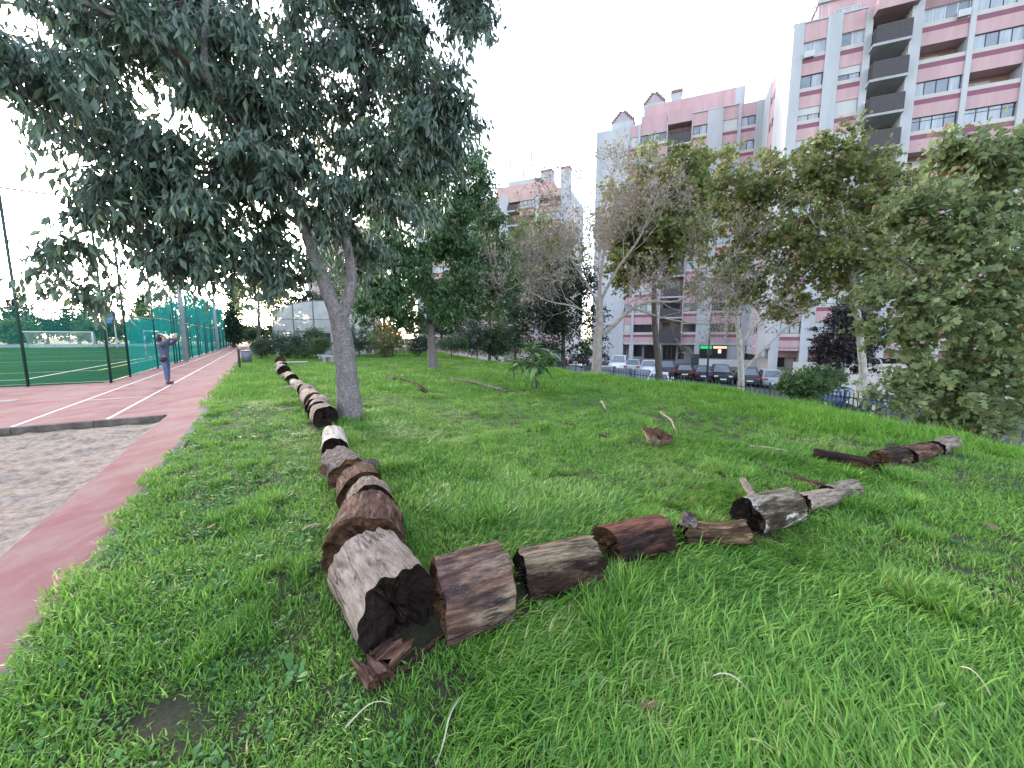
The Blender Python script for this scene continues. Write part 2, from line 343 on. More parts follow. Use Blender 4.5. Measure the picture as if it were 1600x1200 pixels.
# --- sand pit with trampled relief
M['sand'] = mat('sand', (.25,.19,.155), .95, .25, 16, c2=(.42,.335,.29), bump=1, bscale=60, spec=.05)
aa = np.concatenate([np.arange(-6, 0, .3), np.arange(0, 10.21, .06)]); oo = np.concatenate([np.arange(-13, -7, .15), np.arange(-7, -1.6, .06)]); oo[-1] = -1.6
A, O = np.meshgrid(aa, oo)
Z = -.085 + 0*A
for k in range(1500):
    ca, co = RNG.uniform(.5, 10.2), RNG.uniform(-8, -1.7); ra, ro = RNG.uniform(.04,.12), RNG.uniform(.04,.16); h = RNG.choice([-1,-1,1])*RNG.uniform(.01,.035)
    ja = np.searchsorted(aa, [ca-3*ra, ca+3*ra]); jo = np.searchsorted(oo, [co-3*ro, co+3*ro]); sl_ = (slice(*jo), slice(*ja))
    Z[sl_] += h*np.exp(-((A[sl_]-ca)/ra)**2-((O[sl_]-co)/ro)**2)
Z += .008*np.sin(9*A+3*O)*np.sin(7*O-2*A)+.006*np.sin(21*A+1.3)*np.sin(17*O)
Z -= .05*np.exp(-((10.2-A)/.25)**2)
Z += .05*np.exp(-((-1.6-O)/.12)**2)
X = D.x*A+N.x*O; Y = D.y*A+N.y*O
tag(grid(X[::-1], Y[::-1], Z[::-1], 'sand_pit', M['sand']), kind='structure')
# --- sports field
M['turf'] = mat('artificial_turf', (.026,.072,.026), 1, .12, .3, c2=(.045,.10,.036), spec=0)
fl = tag(quad_to(MB(), 18.9, 96, -70, -4.46, -.03).build('sports_field', M['turf']), kind='structure')
line(fl, M['whiteline'], TR(22.1,-60), TR(22.1,-7.5), .09, -.025, 'pitch_line')
line(fl, M['whiteline'], TR(22.2,-7.5), TR(90,-7.5), .09, -.0245, 'pitch_line')
line(fl, M['whiteline'], TR(38,-60), TR(38,-7), .09, -.024, 'pitch_line')
line(fl, M['whiteline'], TR(62,-60), TR(62,-7), .09, -.024, 'pitch_line')
line(fl, M['yellowline'], TR(26.4,-40), TR(26.4,-6.6), .08, -.0235, 'pitch_line')
line(fl, M['yellowline'], TR(26.5,-6.6), TR(70,-6.6), .08, -.023, 'pitch_line')
line(fl, M['yellowline'], TR(48,-60), TR(48,-7.6), .08, -.0225, 'pitch_line')
mb = MB(); pp = [TR(30+6*math.sin(t_), -24+7*math.cos(t_)) for t_ in np.linspace(-.4,1.9,30)]
for p, q in zip(pp[:-1], pp[1:]):
    u = (q-p).normalized().cross(Vector((0,0,1)))*.045; mb.add([(c.x,c.y,-.022) for c in (p-u,p+u,q+u,q-u)], [(0,1,2,3)])
mb.build('pitch_line', M['yellowline'], fl)
# --- street, sloping down to the right, and the paved forecourt of the flats
def street_z(p): return -2.62 - .075*max(-12, min(14, (p[0]-18.7)*FD.x + (p[1]-38)*FD.y))
S0 = Vector((18.7, 38, 0))
def ST(t, q, dz=0.0):
    p = S0 + FD*t + FN*q; return Vector((p.x, p.y, street_z(p)+dz))
mb = MB()
for t0, t1 in ((-46,-12),(-12,14),(14,60)): mb.poly([ST(t0,-24), ST(t1,-24), ST(t1,4.4), ST(t0,4.4)])

stt = tag(mb.build('street', M['asphalt']), kind='structure')
for i in range(-14, 10):
    mb = MB(); mb.poly([ST(i*2.5-1.05,-3.0,.004), ST(i*2.5-.95,-3.0,.004), ST(i*2.5-.95,2.4,.004), ST(i*2.5-1.05,2.4,.004)]); mb.build('parking_line', M['whiteline'], stt)
mb = MB()
for t0, t1 in ((-46,-12),(-12,14),(14,60)):
    v = [ST(t0,4.3,-.3), ST(t1,4.3,-.3), ST(t1,30,-.3), ST(t0,30,-.3), ST(t0,4.3,.13), ST(t1,4.3,.13), ST(t1,30,.13), ST(t0,30,.13)]
    mb.add(v, [(0,3,2,1),(4,5,6,7),(0,1,5,4),(2,3,7,6)])
tag(mb.build('pavement', M['paving']), kind='structure')
# ================================================================== BUILDINGS (local x along the street front, y into the house, z up)
ST_H = 2.85
_wf = {}
def window(par, x0, x1, z0, z1, y, n, frame, pane_m, transom=0, name='window'):
    key = (round(x1-x0,2), round(z1-z0,2), n, frame, transom)
    wd, ht = x1-x0, z1-z0; fw = .05
    if key not in _wf:
        m = MB(); m.box(0,wd,0,.09,0,fw); m.box(0,wd,0,.09,ht-fw,ht); m.box(0,fw,0,.09,fw,ht-fw); m.box(wd-fw,wd,0,.09,fw,ht-fw)
        for i in range(1, n): m.box(wd*i/n-.03, wd*i/n+.03, .005, .085, fw, ht-fw)
        if transom: m.box(fw, wd-fw, .01, .08, ht*transom-.02, ht*transom+.02)
        me = bpy.data.meshes.new('window'); me.from_pydata(m.v, [], m.f); me.materials.append(M[frame]); _wf[key] = me
    o = bpy.data.objects.new(name, _wf[key]); link(o, par); o.location = (x0, y, z0)
    for i in range(n):
        if pane_m is None: break
        pm_ = M['glass_light'] if (pane_m == 'glass' and random.random() < .6) else M[pane_m]
        ub(o, 'pane', pm_, wd*i/n+.03, wd*(i+1)/n-.03, .03+.004*(i%2), .06, fw-.01, ht-fw+.01)
    return o
def bay_floor(b, x0, x1, zs, kind, n, DP=1.6, pm='pink', rs=None):
    """one storey of one bay; zs = height of the maroon stripe"""
    rs = rs or random
    ub(b, 'spandrel', M[pm], x0, x1, 0, DP, zs-ST_H+1.62, zs-.19)
    ub(b, 'stripe', M['maroon'], x0, x1, -.02, DP, zs-.19, zs+.17)
    ub(b, 'sill_band', M['sill'], x0, x1, -.04, DP, zs+.17, zs+.5)
    z0, z1 = zs+.5, zs+1.62
    if kind == 'loggia':
        ub(b, 'back_wall', M['loggia'], x0, x1, DP-.25, DP, z0, z1)
        xw = x0 + (x1-x0)*.08; xe = x0+(x1-x0)*.62
        window(b, xw, xe, z0, z1-.35, DP-.34, 2, 'frame_white', 'glass')
        ub(b, 'shutter', M['shutter'], xw+.05, xe-.05, DP-.31, DP-.26, z0+.45, z1-.4)
    else:
        fr = 'frame_dark' if kind != 'white' else 'frame_white'
        tr = .72 if kind == 'transom' else 0
        window(b, x0+.03, x1-.03, z0, z1, .10, n, fr, 'glass_dark' if kind == 'dark' else 'glass', tr)
        ub(b, 'reveal', M['sill'], x0, x1, .2, DP, z0, z1)
        if kind == 'half': ub(b, 'shutter', M['shutter'], x0+.03, x1-.03, .06, .098, z0+.5, z1-.01)
        if kind == 'shut': ub(b, 'shutter', M['shutter'], x0+.03, x1-.03, .06, .098, z0+.03, z1-.01)
def air_con(b, x, z):
    o = MB().box(0,.75,-.33,-.03,0,.5).build('air_conditioner', M['frame_white'], b, loc=(x, 0, z))
    MB().box(.08,.67,-.335,-.331,.06,.44).build('fan_grille', M['shutter'], o)

# ---------------- right-hand tower, nearest
P1 = Vector((26.71, 39.38, 0))
b1 = empty('apartment_tower', P1, FA, 'tall pink and white apartment tower at right with dark slatted balconies and maroon stripes', 'building')
ub(b1, 'wall', M['pink'], -.2, 24, 1.6, 14, -.5, 30.3)
piers = [(-.44,.4),(2.14,3.24),(4.9,5.42),(7.86,8.64),(11.78,12.15),(15.29,15.7),(18.8,19.2),(22.3,24)]
for i, (a, c) in enumerate(piers):
    top = 30.45 if i < 2 else (30.1 if i == 2 else 32.6)
    ub(b1, 'pier', M['white'], a, c, -.12 if i != 3 else -.5, 1.6, .62, top)
rz = random.Random(3)
for bi, (x0, x1, n, z0) in enumerate([(.4,2.14,2,27.1),(3.24,4.9,2,27.1),(8.64,11.78,4,27.45),(12.15,15.29,4,27.45),(15.7,18.8,4,27.45),(19.2,22.3,4,27.45)]):
    seqA = [['white','dark','half','shut','half','dark','dark','half','dark','dark'], ['white','half','shut','half','dark','dark','shut','dark','dark','dark'],
            ['white','loggia','plain','transom','loggia','plain','loggia','plain','transom','plain'], ['plain','plain','loggia','transom','loggia','plain','transom','loggia','plain','plain'],
            ['plain','loggia','plain','transom','plain','loggia','plain','plain','loggia','plain'], ['plain','transom','loggia','plain']*3][bi]
    for f in range(10):
        k = seqA[f]
        if bi < 2 and k == 'dark': k = 'plain'
        bay_floor(b1, x0, x1, z0-ST_H*f, k, n, rs=rz)
    if bi < 2: ub(b1, 'parapet', M['pink'], x0, x1, -.03, 1.6, z0+1.62, 30.3)
    else: ub(b1, 'spandrel', M['pink'], x0, x1, 0, 1.6, z0+1.62, z0+ST_H-.19)
    if bi >= 2:
        bay_floor(b1, x0, x1, z0+ST_H, 'plain', n); ub(b1, 'parapet', M['pink'], x0, x1, 0, 1.6, z0+ST_H+1.62, 33)
air_con(b1, .5, 27.25); air_con(b1, 10.9, 27.7)
# balcony column
BX0, BX1 = 5.42, 7.86
for f in range(10):
    zb = 26.62 - ST_H*f
    slab = MB(); slab.add([(BX0-.15,-1.0,zb+.1),(BX1,-1.0,zb+.1),(BX1,1.2,zb+.1),(BX0-.15,1.2,zb+.1),(BX0-.15,-.95,zb-.08),(BX1,-.95,zb-.08),(BX1,1.2,zb-.35),(BX0-.15,1.2,zb-.35)],
        [(3,2,1,0),(4,5,6,7),(0,1,5,4),(1,2,6,5),(2,3,7,6),(3,0,4,7)]); slab.build('balcony_slab', M['white'], b1)
    rl = MB()
    rl.box(BX0+.05,BX0+.1,-.93,-.88,zb+.1,zb+1.5); rl.box(BX1-.1,BX1-.05,-.93,-.88,zb+.1,zb+1.5); rl.box(BX0+.1,BX1-.1,-.92,-.89,zb+.3,zb+.34)
    rail = rl.build('balustrade', M['dark_rail'], b1)
    for k in range(11):
        ub(rail, 'slat', M['dark_rail'], BX0+.02, BX1-.02, -.96, -.931, zb+.16+k*.125, zb+.16+k*.125+.115)
    ub(rail, 'side_panel', M['dark_rail'], BX0+.03, BX0+.06, -.87, .2, zb+.16, zb+1.5)
    ub(b1, 'back_wall', M['loggia'], BX0, BX1, 1.25, 1.6, zb-.35, zb+2.6)
    window(b1, BX0+.3, BX1-.3, zb+1.1, zb+2.15, 1.1, 3, 'frame_white', 'glass')
ub(b1, 'balcony_canopy', M['pink'], BX0-.1, BX1+.3, -1.1, 1.6, 29.3, 30.2)
# set-back roof storey and rail
ub(b1, 'roof_storey', M['pink'], 2.0, 24, 2.6, 12, 30.3, 33.3)
ub(b1, 'roof_slab', M['white'], 1.8, 24.2, 2.4, 12.2, 33.3, 33.6)
ub(b1, 'coping', M['white'], -.5, 5.0, -.1, .25, 30.3, 30.42)
window(b1, 3.2, 5.2, 31.2, 32.4, 2.5, 3, 'frame_white', 'glass')
rr = MB()
for i in range(6): rr.box(-.4+i*.5, -.37+i*.5, -.05, -.02, 30.4, 31.5)
for i in range(12): rr.box(-.45, -.42, .1+i*1.0, .13+i*1.0, 30.4, 31.5)
rr.box(-.4, 2.1, -.06, -.01, 31.45, 31.5); rr.box(-.46,-.41,0,12,31.45,31.5)
rr.build('roof_rail', M['steel'], b1)
# left side wall: white with a pink strip of small windows
ub(b1, 'side_wall', M['white'], -.44, -.2, 1.6, 6.2, -.5, 30.45)
ub(b1, 'side_strip', M['pink'], -.40, -.2, 6.2, 8.8, -.5, 30.4)
ub(b1, 'side_wall', M['white'], -.44, -.2, 8.8, 14, -.5, 30.45)
for f in range(10):
    zb = 27.7-ST_H*f
    for y0 in (6.5, 7.7): ub(b1, 'side_window', M['glass_dark'], -.42, -.401, y0, y0+.7, zb, zb+.9)
# ground storey: columns, terrace wall, recessed rooms
for x0 in (-.3, 2.2, 4.9, 8.0, 11.8, 15.3): ub(b1, 'column', M['white'], x0, x0+.7, -.1, .6, -3.6, .62)
ub(b1, 'soffit', M['white'], -.44, 24, .0, 14, .40, .615)
ub(b1, 'ground_wall', M['sill'], .6, 24, 3.0, 13.5, -3.8, .40)
ub(b1, 'terrace_wall', M['sill'], 1.6, 24, -.9, -.65, -3.8, -.85)
ub(b1, 'terrace_floor', M['paving'], 1.6, 24, -.65, 3.0, -3.0, -1.85)
window(b1, 2.6, 3.9, -1.2, .2, 2.9, 1, 'frame_dark', 'glass'); window(b1, 5.5, 7.5, -1.4, .2, 2.9, 2, 'frame_dark', 'glass_dark'); window(b1, 9, 11, -1.4, .2, 2.9, 2, 'frame_dark', 'glass_dark')
window(b1, 1.0, 1.7, -1.6, .2, 2.9, 1, 'frame_dark', 'glass_dark')

# ---------------- middle block, behind
P2 = Vector((28.9, 52.0, 0))
b2 = empty('apartment_block', P2, FA, 'long pink and white apartment block with stepped gables on the roof, left of the tower', 'building')
ub(b2, 'wall', M['pink'], -17.8, 10, 1.6, 12, .5, 30.3)
ub(b2, 'end_wall', M['white'], -18.1, -13.48, -.1, 12.2, -3.2, 30.6)
for a, c, tp in [(-8.76,-8.62,30.3),(-5.7,-5.56,30.6),(-3.86,-2.06,30.6),(-.38,.0,30.6),(1.56,4.2,30.62),(-12.45,-12.1,30.6)]:
    ub(b2, 'pier', M['white'], a, c, -.12, 1.6, .9, tp)
seqs = {0:['plain','plain','plain','half','plain','dark','plain','half','plain','dark'], 1:['plain','dark','half','plain','plain','shut','plain','dark','plain','dark'],
        2:['shut','half','plain','shut','dark','plain','half','plain','dark','dark'], 3:['plain','plain','half','plain','shut','plain','dark','plain','plain','dark'], 4:['shut','half','plain']*4}
for bi, (x0, x1, n) in enumerate([(-12.1,-8.76,4),(-5.56,-3.86,2),(-2.06,-.38,2),(.0,1.56,2),(-13.48,-12.45,1)]):
    for f in range(10): bay_floor(b2, x0, x1, 27.45-ST_H*f, seqs[bi][f], n)
    ub(b2, 'parapet', M['pink'], x0, x1, -.02, 1.6, 27.45+1.62, 30.6 if bi else 31.5)
for f in range(10):                                   # loggia column with dark nets
    zs = 27.45-ST_H*f
    ub(b2, 'loggia_floor', M['white'], -8.62, -5.7, -.15, 1.6, zs-.45, zs-.25)
    ub(b2, 'back_wall', M['loggia'], -8.62, -5.7, 1.3, 1.6, zs-.25, zs+2.4)
    ub(b2, 'balustrade', M['dark_rail'], -8.6, -5.72, -.08, -.04, zs-.25, zs+.95)
    window(b2, -8.2, -6.0, zs+.2, zs+1.9, 1.15, 3, 'frame_dark', 'glass_dark')
ub(b2, 'parapet', M['pink'], -8.62, -5.7, -.02, 1.6, 29.85, 31.5)
ub(b2, 'roof_storey', M['pink'], -11.6, -.6, 2.4, 9, 30.6, 34.0)
ub(b2, 'lift_housing', M['white'], -.6, .5, 2.4, 9, 30.6, 34.0)
ub(b2, 'coping', M['white'], -5.7, -.2, -.15, .1, 30.6, 30.75)
def stepped_gable(b, x0, x1, y0, y1, z0, z1):
    o = ub(b, 'gable_base', M['white'], x0, x1, y0, y1, z0, z1)
    n = 5; wd = (x1-x0); m = MB(); t = MB()
    for i in range(n):
        q = wd/2*(i/n)*.9; zz = z1+.02+i*.27; m.box(x0+q, x1-q, y0+.05, y1-.05, zz, zz+.27)
        for xa, xb in ((x0+q-.12, x0+q+.3), (x1-q-.3, x1-q+.12)): t.box(xa, xb, y0-.06, y1+.06, zz+.12, zz+.33)
    m.build('stepped_gable', M['grey_slate'], b); t.build('gable_tiles', M['brick'], b)
stepped_gable(b2, -16.2, -13.3, 1.2, 3, 30.6, 32.0); stepped_gable(b2, -12.0, -9.3, 2.6, 4.4, 32.0, 34.3)
ch = ub(b2, 'chimney', M['white'], -8.4, -7.1, 3, 4.2, 33, 35.3); ub(b2, 'chimney_cap', M['brick'], -8.5, -7.0, 2.9, 4.3, 35.3, 35.65)
# ground floor: columns, shop, entrance, ramp wall
ub(b2, 'soffit', M['white'], -13.4, 4.2, -.1, 3.0, .55, .88)
for x0 in (-12.6,-8.8,-3.9,1.6,3.6): ub(b2, 'column', M['white'], x0, x0+.6, -.05, .6, -2.6, .55)
ub(b2, 'ground_wall', M['white'], -13.4, 4.2, 2.6, 11.9, -2.6, .55)
ub(b2, 'podium', M['paving'], -13.4, 4.2, -2.2, 2.6, -3.4, -2.25)
for i in range(4): ub(b2, 'step', M['paving'], -8.2, -3.9, -2.2-.3*(i+1), -2.2-.3*i-.002, -3.5, -2.4-.15*i)
ub(b2, 'entrance_door', M['glass_dark'], -8.0, -6.2, 2.52, 2.598, -2.25, .4)
for x in (-7.4,-6.8): ub(b2, 'door_frame', M['brick'], x-.04, x+.04, 2.49, 2.519, -2.25, .4)
window(b2, -5.9, -5.1, -1.6, .3, 2.5, 1, 'frame_dark', 'glass_dark')
ub(b2, 'canopy', M['dark_rail'], -8.6, -5.7, -.9, -.12, .9, 2.2)
window(b2, -3.2, .1, -1.25, .45, -.02, 2, 'frame_dark', 'glass_dark'); ub(b2, 'shop_wall', M['white'], -3.3, 1.6, .1, 2.6, -2.25, .55)
ub(b2, 'ramp_wall', M['whitepaint'], -3.3, 3.4, -1.3, -1.1, -3.3, -1.35)
ub(b2, 'shop_glow', emitmat('warm_shop_light', (1,.35,.2), .42), -1.55, .05, -.03, -.022, .08, .36)
ub(b2, 'shop_glow', emitmat('warm_lamp', (1,.6,.38), .4), -.95, -.6, -.03, -.022, -.55, -.06)
def text_part(par, name, body, size, m, loc, rot=(R(90),0,0)):
    c = bpy.data.curves.new(name, 'FONT'); c.body = body; c.size = size; c.extrude = .01
    o = bpy.data.objects.new(name, c); COL.objects.link(o); bpy.context.view_layer.update()
    me = bpy.data.meshes.new_from_object(o); bpy.data.objects.remove(o); me.materials.append(m)
    q = bpy.data.objects.new(name, me); link(q, par); q.location = loc; q.rotation_euler = rot; return q
gs = MB().box(-3.15,-1.75,-.06,-.03,.02,.42).build('green_sign', emitmat('green_sign_light', (.02,.55,.2), .2), b2)
window(b2, 1.9, 2.8, -1.0, .4, 2.5, 1, 'frame_dark', 'glass_dark'); window(b2, -12.2, -11.0, -1.3, .3, 2.5, 2, 'frame_dark', 'glass_dark'); window(b2, -10.6, -9.0, -1.6, .3, 2.5, 2, 'frame_dark', 'glass_dark')

# ---------------- far block
P3 = Vector((9.48, 78.0, 0))
b3 = empty('apartment_block', P3, FA, 'distant pink and white apartment block with antenna masts and two chimneys on its roof', 'building')
ub(b3, 'wall', M['salmon'], -34, 1.2, 1.6, 14, -3.5, 30.3)
for a, c in [(-34,-31),(-21,-19.5),(-13.0,-11.1),(-5.2,-4.5),(0,1.4)]: ub(b3, 'pier', M['white'], a, c, -.12, 1.6, -3.5, 30.4)
ub(b3, 'side_wall', M['white'], 1.2, 1.4, 1.6, 14, -3.5, 30.4)
for f in range(10):
    zb = 27.2-ST_H*f
    ub(b3, 'side_strip', M['salmon'], 1.401, 1.43, 4, 6.5, zb-.9, zb+.3); ub(b3, 'side_window', M['glass_dark'], 1.401, 1.43, 4.5, 6, zb+.5, zb+1.5)
    for bi, (x0, x1, n) in enumerate([(-8.6,-5.2,4),(-4.5,0,4),(-19.5,-13,5),(-31,-21,6)]):
        k = [['plain','loggia','plain','dark'],['loggia','plain','dark','plain'],['plain','half','loggia'],['plain','loggia']][bi]
        bay_floor(b3, x0, x1, zb, k[f % len(k)], n, pm='salmon')
    ub(b3, 'back_wall', M['loggia'], -11.1, -8.6, 1.3, 1.6, zb-1.2, zb+1.62); ub(b3, 'balustrade', M['dark_rail'], -11.1, -8.6, -.5, -.4, zb-.1, zb+1.0)
    ub(b3, 'balcony_slab', M['white'], -11.1, -8.6, -.5, 1.6, zb-.35, zb-.1)
    window(b3, -10.6, -9, zb+.1, zb+1.4, 1.2, 2, 'frame_dark', 'glass_dark')
for x0, x1 in [(-31,-21),(-19.5,-13),(-11.1,-5.2),(-4.5,0)]: ub(b3, 'parapet', M['salmon'], x0, x1, -.03, 1.6, 28.82, 30.3)
ub(b3, 'roof_storey', M['salmon'], -15, -2.8, 3, 12, 30.3, 33.2); ub(b3, 'roof_slab', M['white'], -12.4, -5, 3.4, 12, 33.2, 34.2)
for x0, x1, zt in [(-5.2,-2.9,35.0),(-1.0,.8,35.0)]:
    ub(b3, 'chimney', M['white'], x0, x1, 3.2, 5, 30.3, zt); ub(b3, 'chimney_cap', M['brick'], x0-.1, x1+.1, 3.1, 5.1, zt, zt+.35)
for x, zt, y in [(-12.2,39.2,4),(-10.8,37,4),(-8.4,40.0,5),(-7.9,40.2,5),(-2.7,39,4),(-9.3,36.5,4)]:
    m = MB(); m.tube([(x,y,33.5),(x,y,zt)], .06, 5); m.box(x-.16,x+.16,y-.12,y+.12,zt-1.9,zt-.2); m.build('antenna_mast', M['steel'], b3)

# ---------------- pink block glimpsed behind the greenhouse
P4 = gy(494, 530, 95); P4.z = -1
b4 = empty('apartment_block', P4, FA, 'pink tower block glimpsed behind the first tree trunk above the greenhouse', 'building')
ub(b4, 'wall', M['salmon'], 0, 8, 0, 14, 0, 30)
ub(b4, 'side_wall', M['white'], -2, 0, .2, 14, 0, 29)
for f in range(9):
    for x in (1.2, 4.6): window(b4, x, x+2, 2+f*3, 3.4+f*3, -.08, 2, 'frame_dark', 'glass')
# ================================================================== TREES
M['bark_grey'] = barkmat('smooth_grey_bark', (.095,.078,.082), (.15,.125,.128), (.19,.162,.163), stretch=(3,3,1.2), bump=.5, scale=5, patch=[((.30,.285,.29), 26, .56, .58)])
M['bark_dark'] = barkmat('dark_bark', (.05,.04,.035), (.10,.085,.075), (.15,.13,.12), stretch=(4,4,.8), scale=5)
M['bark_plane'] = barkmat('pale_plane_bark', (.22,.20,.18), (.36,.34,.31), (.45,.43,.40), stretch=(2,2,1), bump=.25, scale=4)
M['bark_twig'] = barkmat('grey_twig_bark', (.20,.165,.15), (.30,.25,.23), (.34,.30,.28), stretch=(2,2,1), bump=.2, scale=4)
M['leaf_main'] = leafmat('blue_green_leaf', [(0,(.05,.075,.062)),(.45,(.085,.132,.10)),(.75,(.135,.195,.135)),(.93,(.19,.255,.14)),(1,(.27,.29,.12))], rough=.35, trans=.32, spec=.6)
M['leaf_second'] = leafmat('green_leaf', [(0,(.04,.08,.038)),(.5,(.072,.145,.055)),(.85,(.115,.21,.065)),(1,(.19,.28,.085))], rough=.42, trans=.28, spec=.45)
M['leaf_plane'] = leafmat('plane_leaf', [(0,(.115,.145,.05)),(.5,(.19,.22,.07)),(.8,(.28,.27,.09)),(.92,(.33,.24,.09)),(1,(.34,.2,.09))], trans=.5)
M['leaf_maple'] = leafmat('broad_green_leaf', [(0,(.11,.145,.06)),(.5,(.20,.25,.10)),(.82,(.32,.37,.17)),(.93,(.32,.26,.13)),(1,(.27,.15,.08))], trans=.5, spec=.4)
M['leaf_dark'] = leafmat('dark_evergreen_leaf', [(0,(.014,.032,.020)),(.6,(.028,.056,.030)),(1,(.05,.085,.04))], trans=.18)
M['leaf_purple'] = leafmat('dark_purple_leaf', [(0,(.012,.010,.013)),(.7,(.022,.017,.020)),(1,(.035,.03,.03))], trans=.12)
M['leaf_light'] = leafmat('light_green_leaf', [(0,(.06,.11,.045)),(.6,(.10,.17,.06)),(1,(.16,.22,.07))], trans=.35)
M['leaf_yellow'] = leafmat('yellow_brown_leaf', [(0,(.12,.09,.05)),(.5,(.20,.15,.06)),(.8,(.28,.20,.04)),(1,(.36,.25,.03))], trans=.35)
M['leaf_dry'] = leafmat('dry_greyish_leaf', [(0,(.17,.13,.115)),(.6,(.27,.215,.19)),(.85,(.32,.26,.2)),(.93,(.38,.27,.06)),(1,(.42,.3,.05))], trans=.3)
M['leaf_orange'] = leafmat('orange_flower', [(0,(.45,.10,.03)),(.6,(.62,.17,.05)),(1,(.75,.34,.2))], trans=.3)
M['leaf_bluebush'] = leafmat('blue_green_shrub_leaf', [(0,(.035,.065,.045)),(.5,(.06,.105,.065)),(1,(.12,.17,.10))], trans=.25)

def BL(px, py, Y, rx, ry, dr=None):
    c = gy(px, py, Y); return (np.array(c), np.array([rx*Y/FPX, dr if dr else rx*Y/FPX*.8, ry*Y/FPX]))
def leaf_arrays(P, Ax, Sd, Ln, Wd, rnd, kind):
    n = len(P); Nn = np.cross(Ax, Sd); Nn /= np.linalg.norm(Nn, axis=1)[:, None] + 1e-9; Ln = Ln[:, None]; Wd = Wd[:, None]
    if kind == 'star':            # lobed leaf
        pts = [P, P+Ax*Ln*.30+Sd*Wd*.62, P+Ax*Ln*.45+Sd*Wd*.22, P+Ax*Ln*.78+Sd*Wd*.42, P+Ax*Ln, P+Ax*Ln*.78-Sd*Wd*.42, P+Ax*Ln*.45-Sd*Wd*.22, P+Ax*Ln*.30-Sd*Wd*.62]
        pts[4] = pts[4] - Nn*Ln*.15; k = 8; tri = [(0,1,2),(0,2,4),(2,3,4),(0,4,6),(4,5,6),(0,6,7)]
    else:
        f = .18; pts = [P, P+Ax*Ln*.42+Sd*Wd*.5+Nn*Wd*f, P+Ax*Ln-Nn*Ln*.10, P+Ax*Ln*.42-Sd*Wd*.5+Nn*Wd*f]; k = 4; tri = [(0,1,2),(0,2,3)]
    V = np.stack(pts, 1).reshape(-1, 3); F = (np.arange(n)[:, None, None]*k + np.array(tri)[None]).reshape(-1, 3)
    return V, F, np.repeat(rnd, k)
def unit(v): return v/(np.linalg.norm(v, axis=-1, keepdims=True)+1e-9)
def smooth_path(a, ta, b, n=6, sag=0.0):
    a = np.array(a, float); b = np.array(b, float); d = np.linalg.norm(b-a); m = a+np.array(ta)*d*.45
    t = np.linspace(0, 1, n)[:, None]; P = (1-t)**2*a+2*t*(1-t)*m+t*t*b; P[:, 2] -= sag*d*(t[:, 0]**2)*.5; return P
class Tubes:
    def __init__(s): s.V = []; s.F = []; s.n = 0
    def add(s, P, r, n=5):
        v, f = tube(P, r, n, False); f = np.array(f)+s.n; s.V.append(v); s.F.append(f); s.n += len(v)
    def build(s, name, m, parent, base):
        return npmesh(name, np.concatenate(s.V)-np.array(base), np.concatenate(s.F), m, parent, smooth=True)
def resample(pts, k=4):
    P = np.array([tuple(p) for p in pts], float); out = []
    n = len(P)
    for i in range(n-1):
        p0, p1, p2, p3 = P[max(i-1,0)], P[i], P[i+1], P[min(i+2,n-1)]
        for t in np.linspace(0, 1, k, endpoint=False):
            out.append(.5*((2*p1)+(-p0+p2)*t+(2*p0-5*p1+4*p2-p3)*t*t+(-p0+3*p1-3*p2+p3)*t**3))
    out.append(P[-1]); return np.array(out)
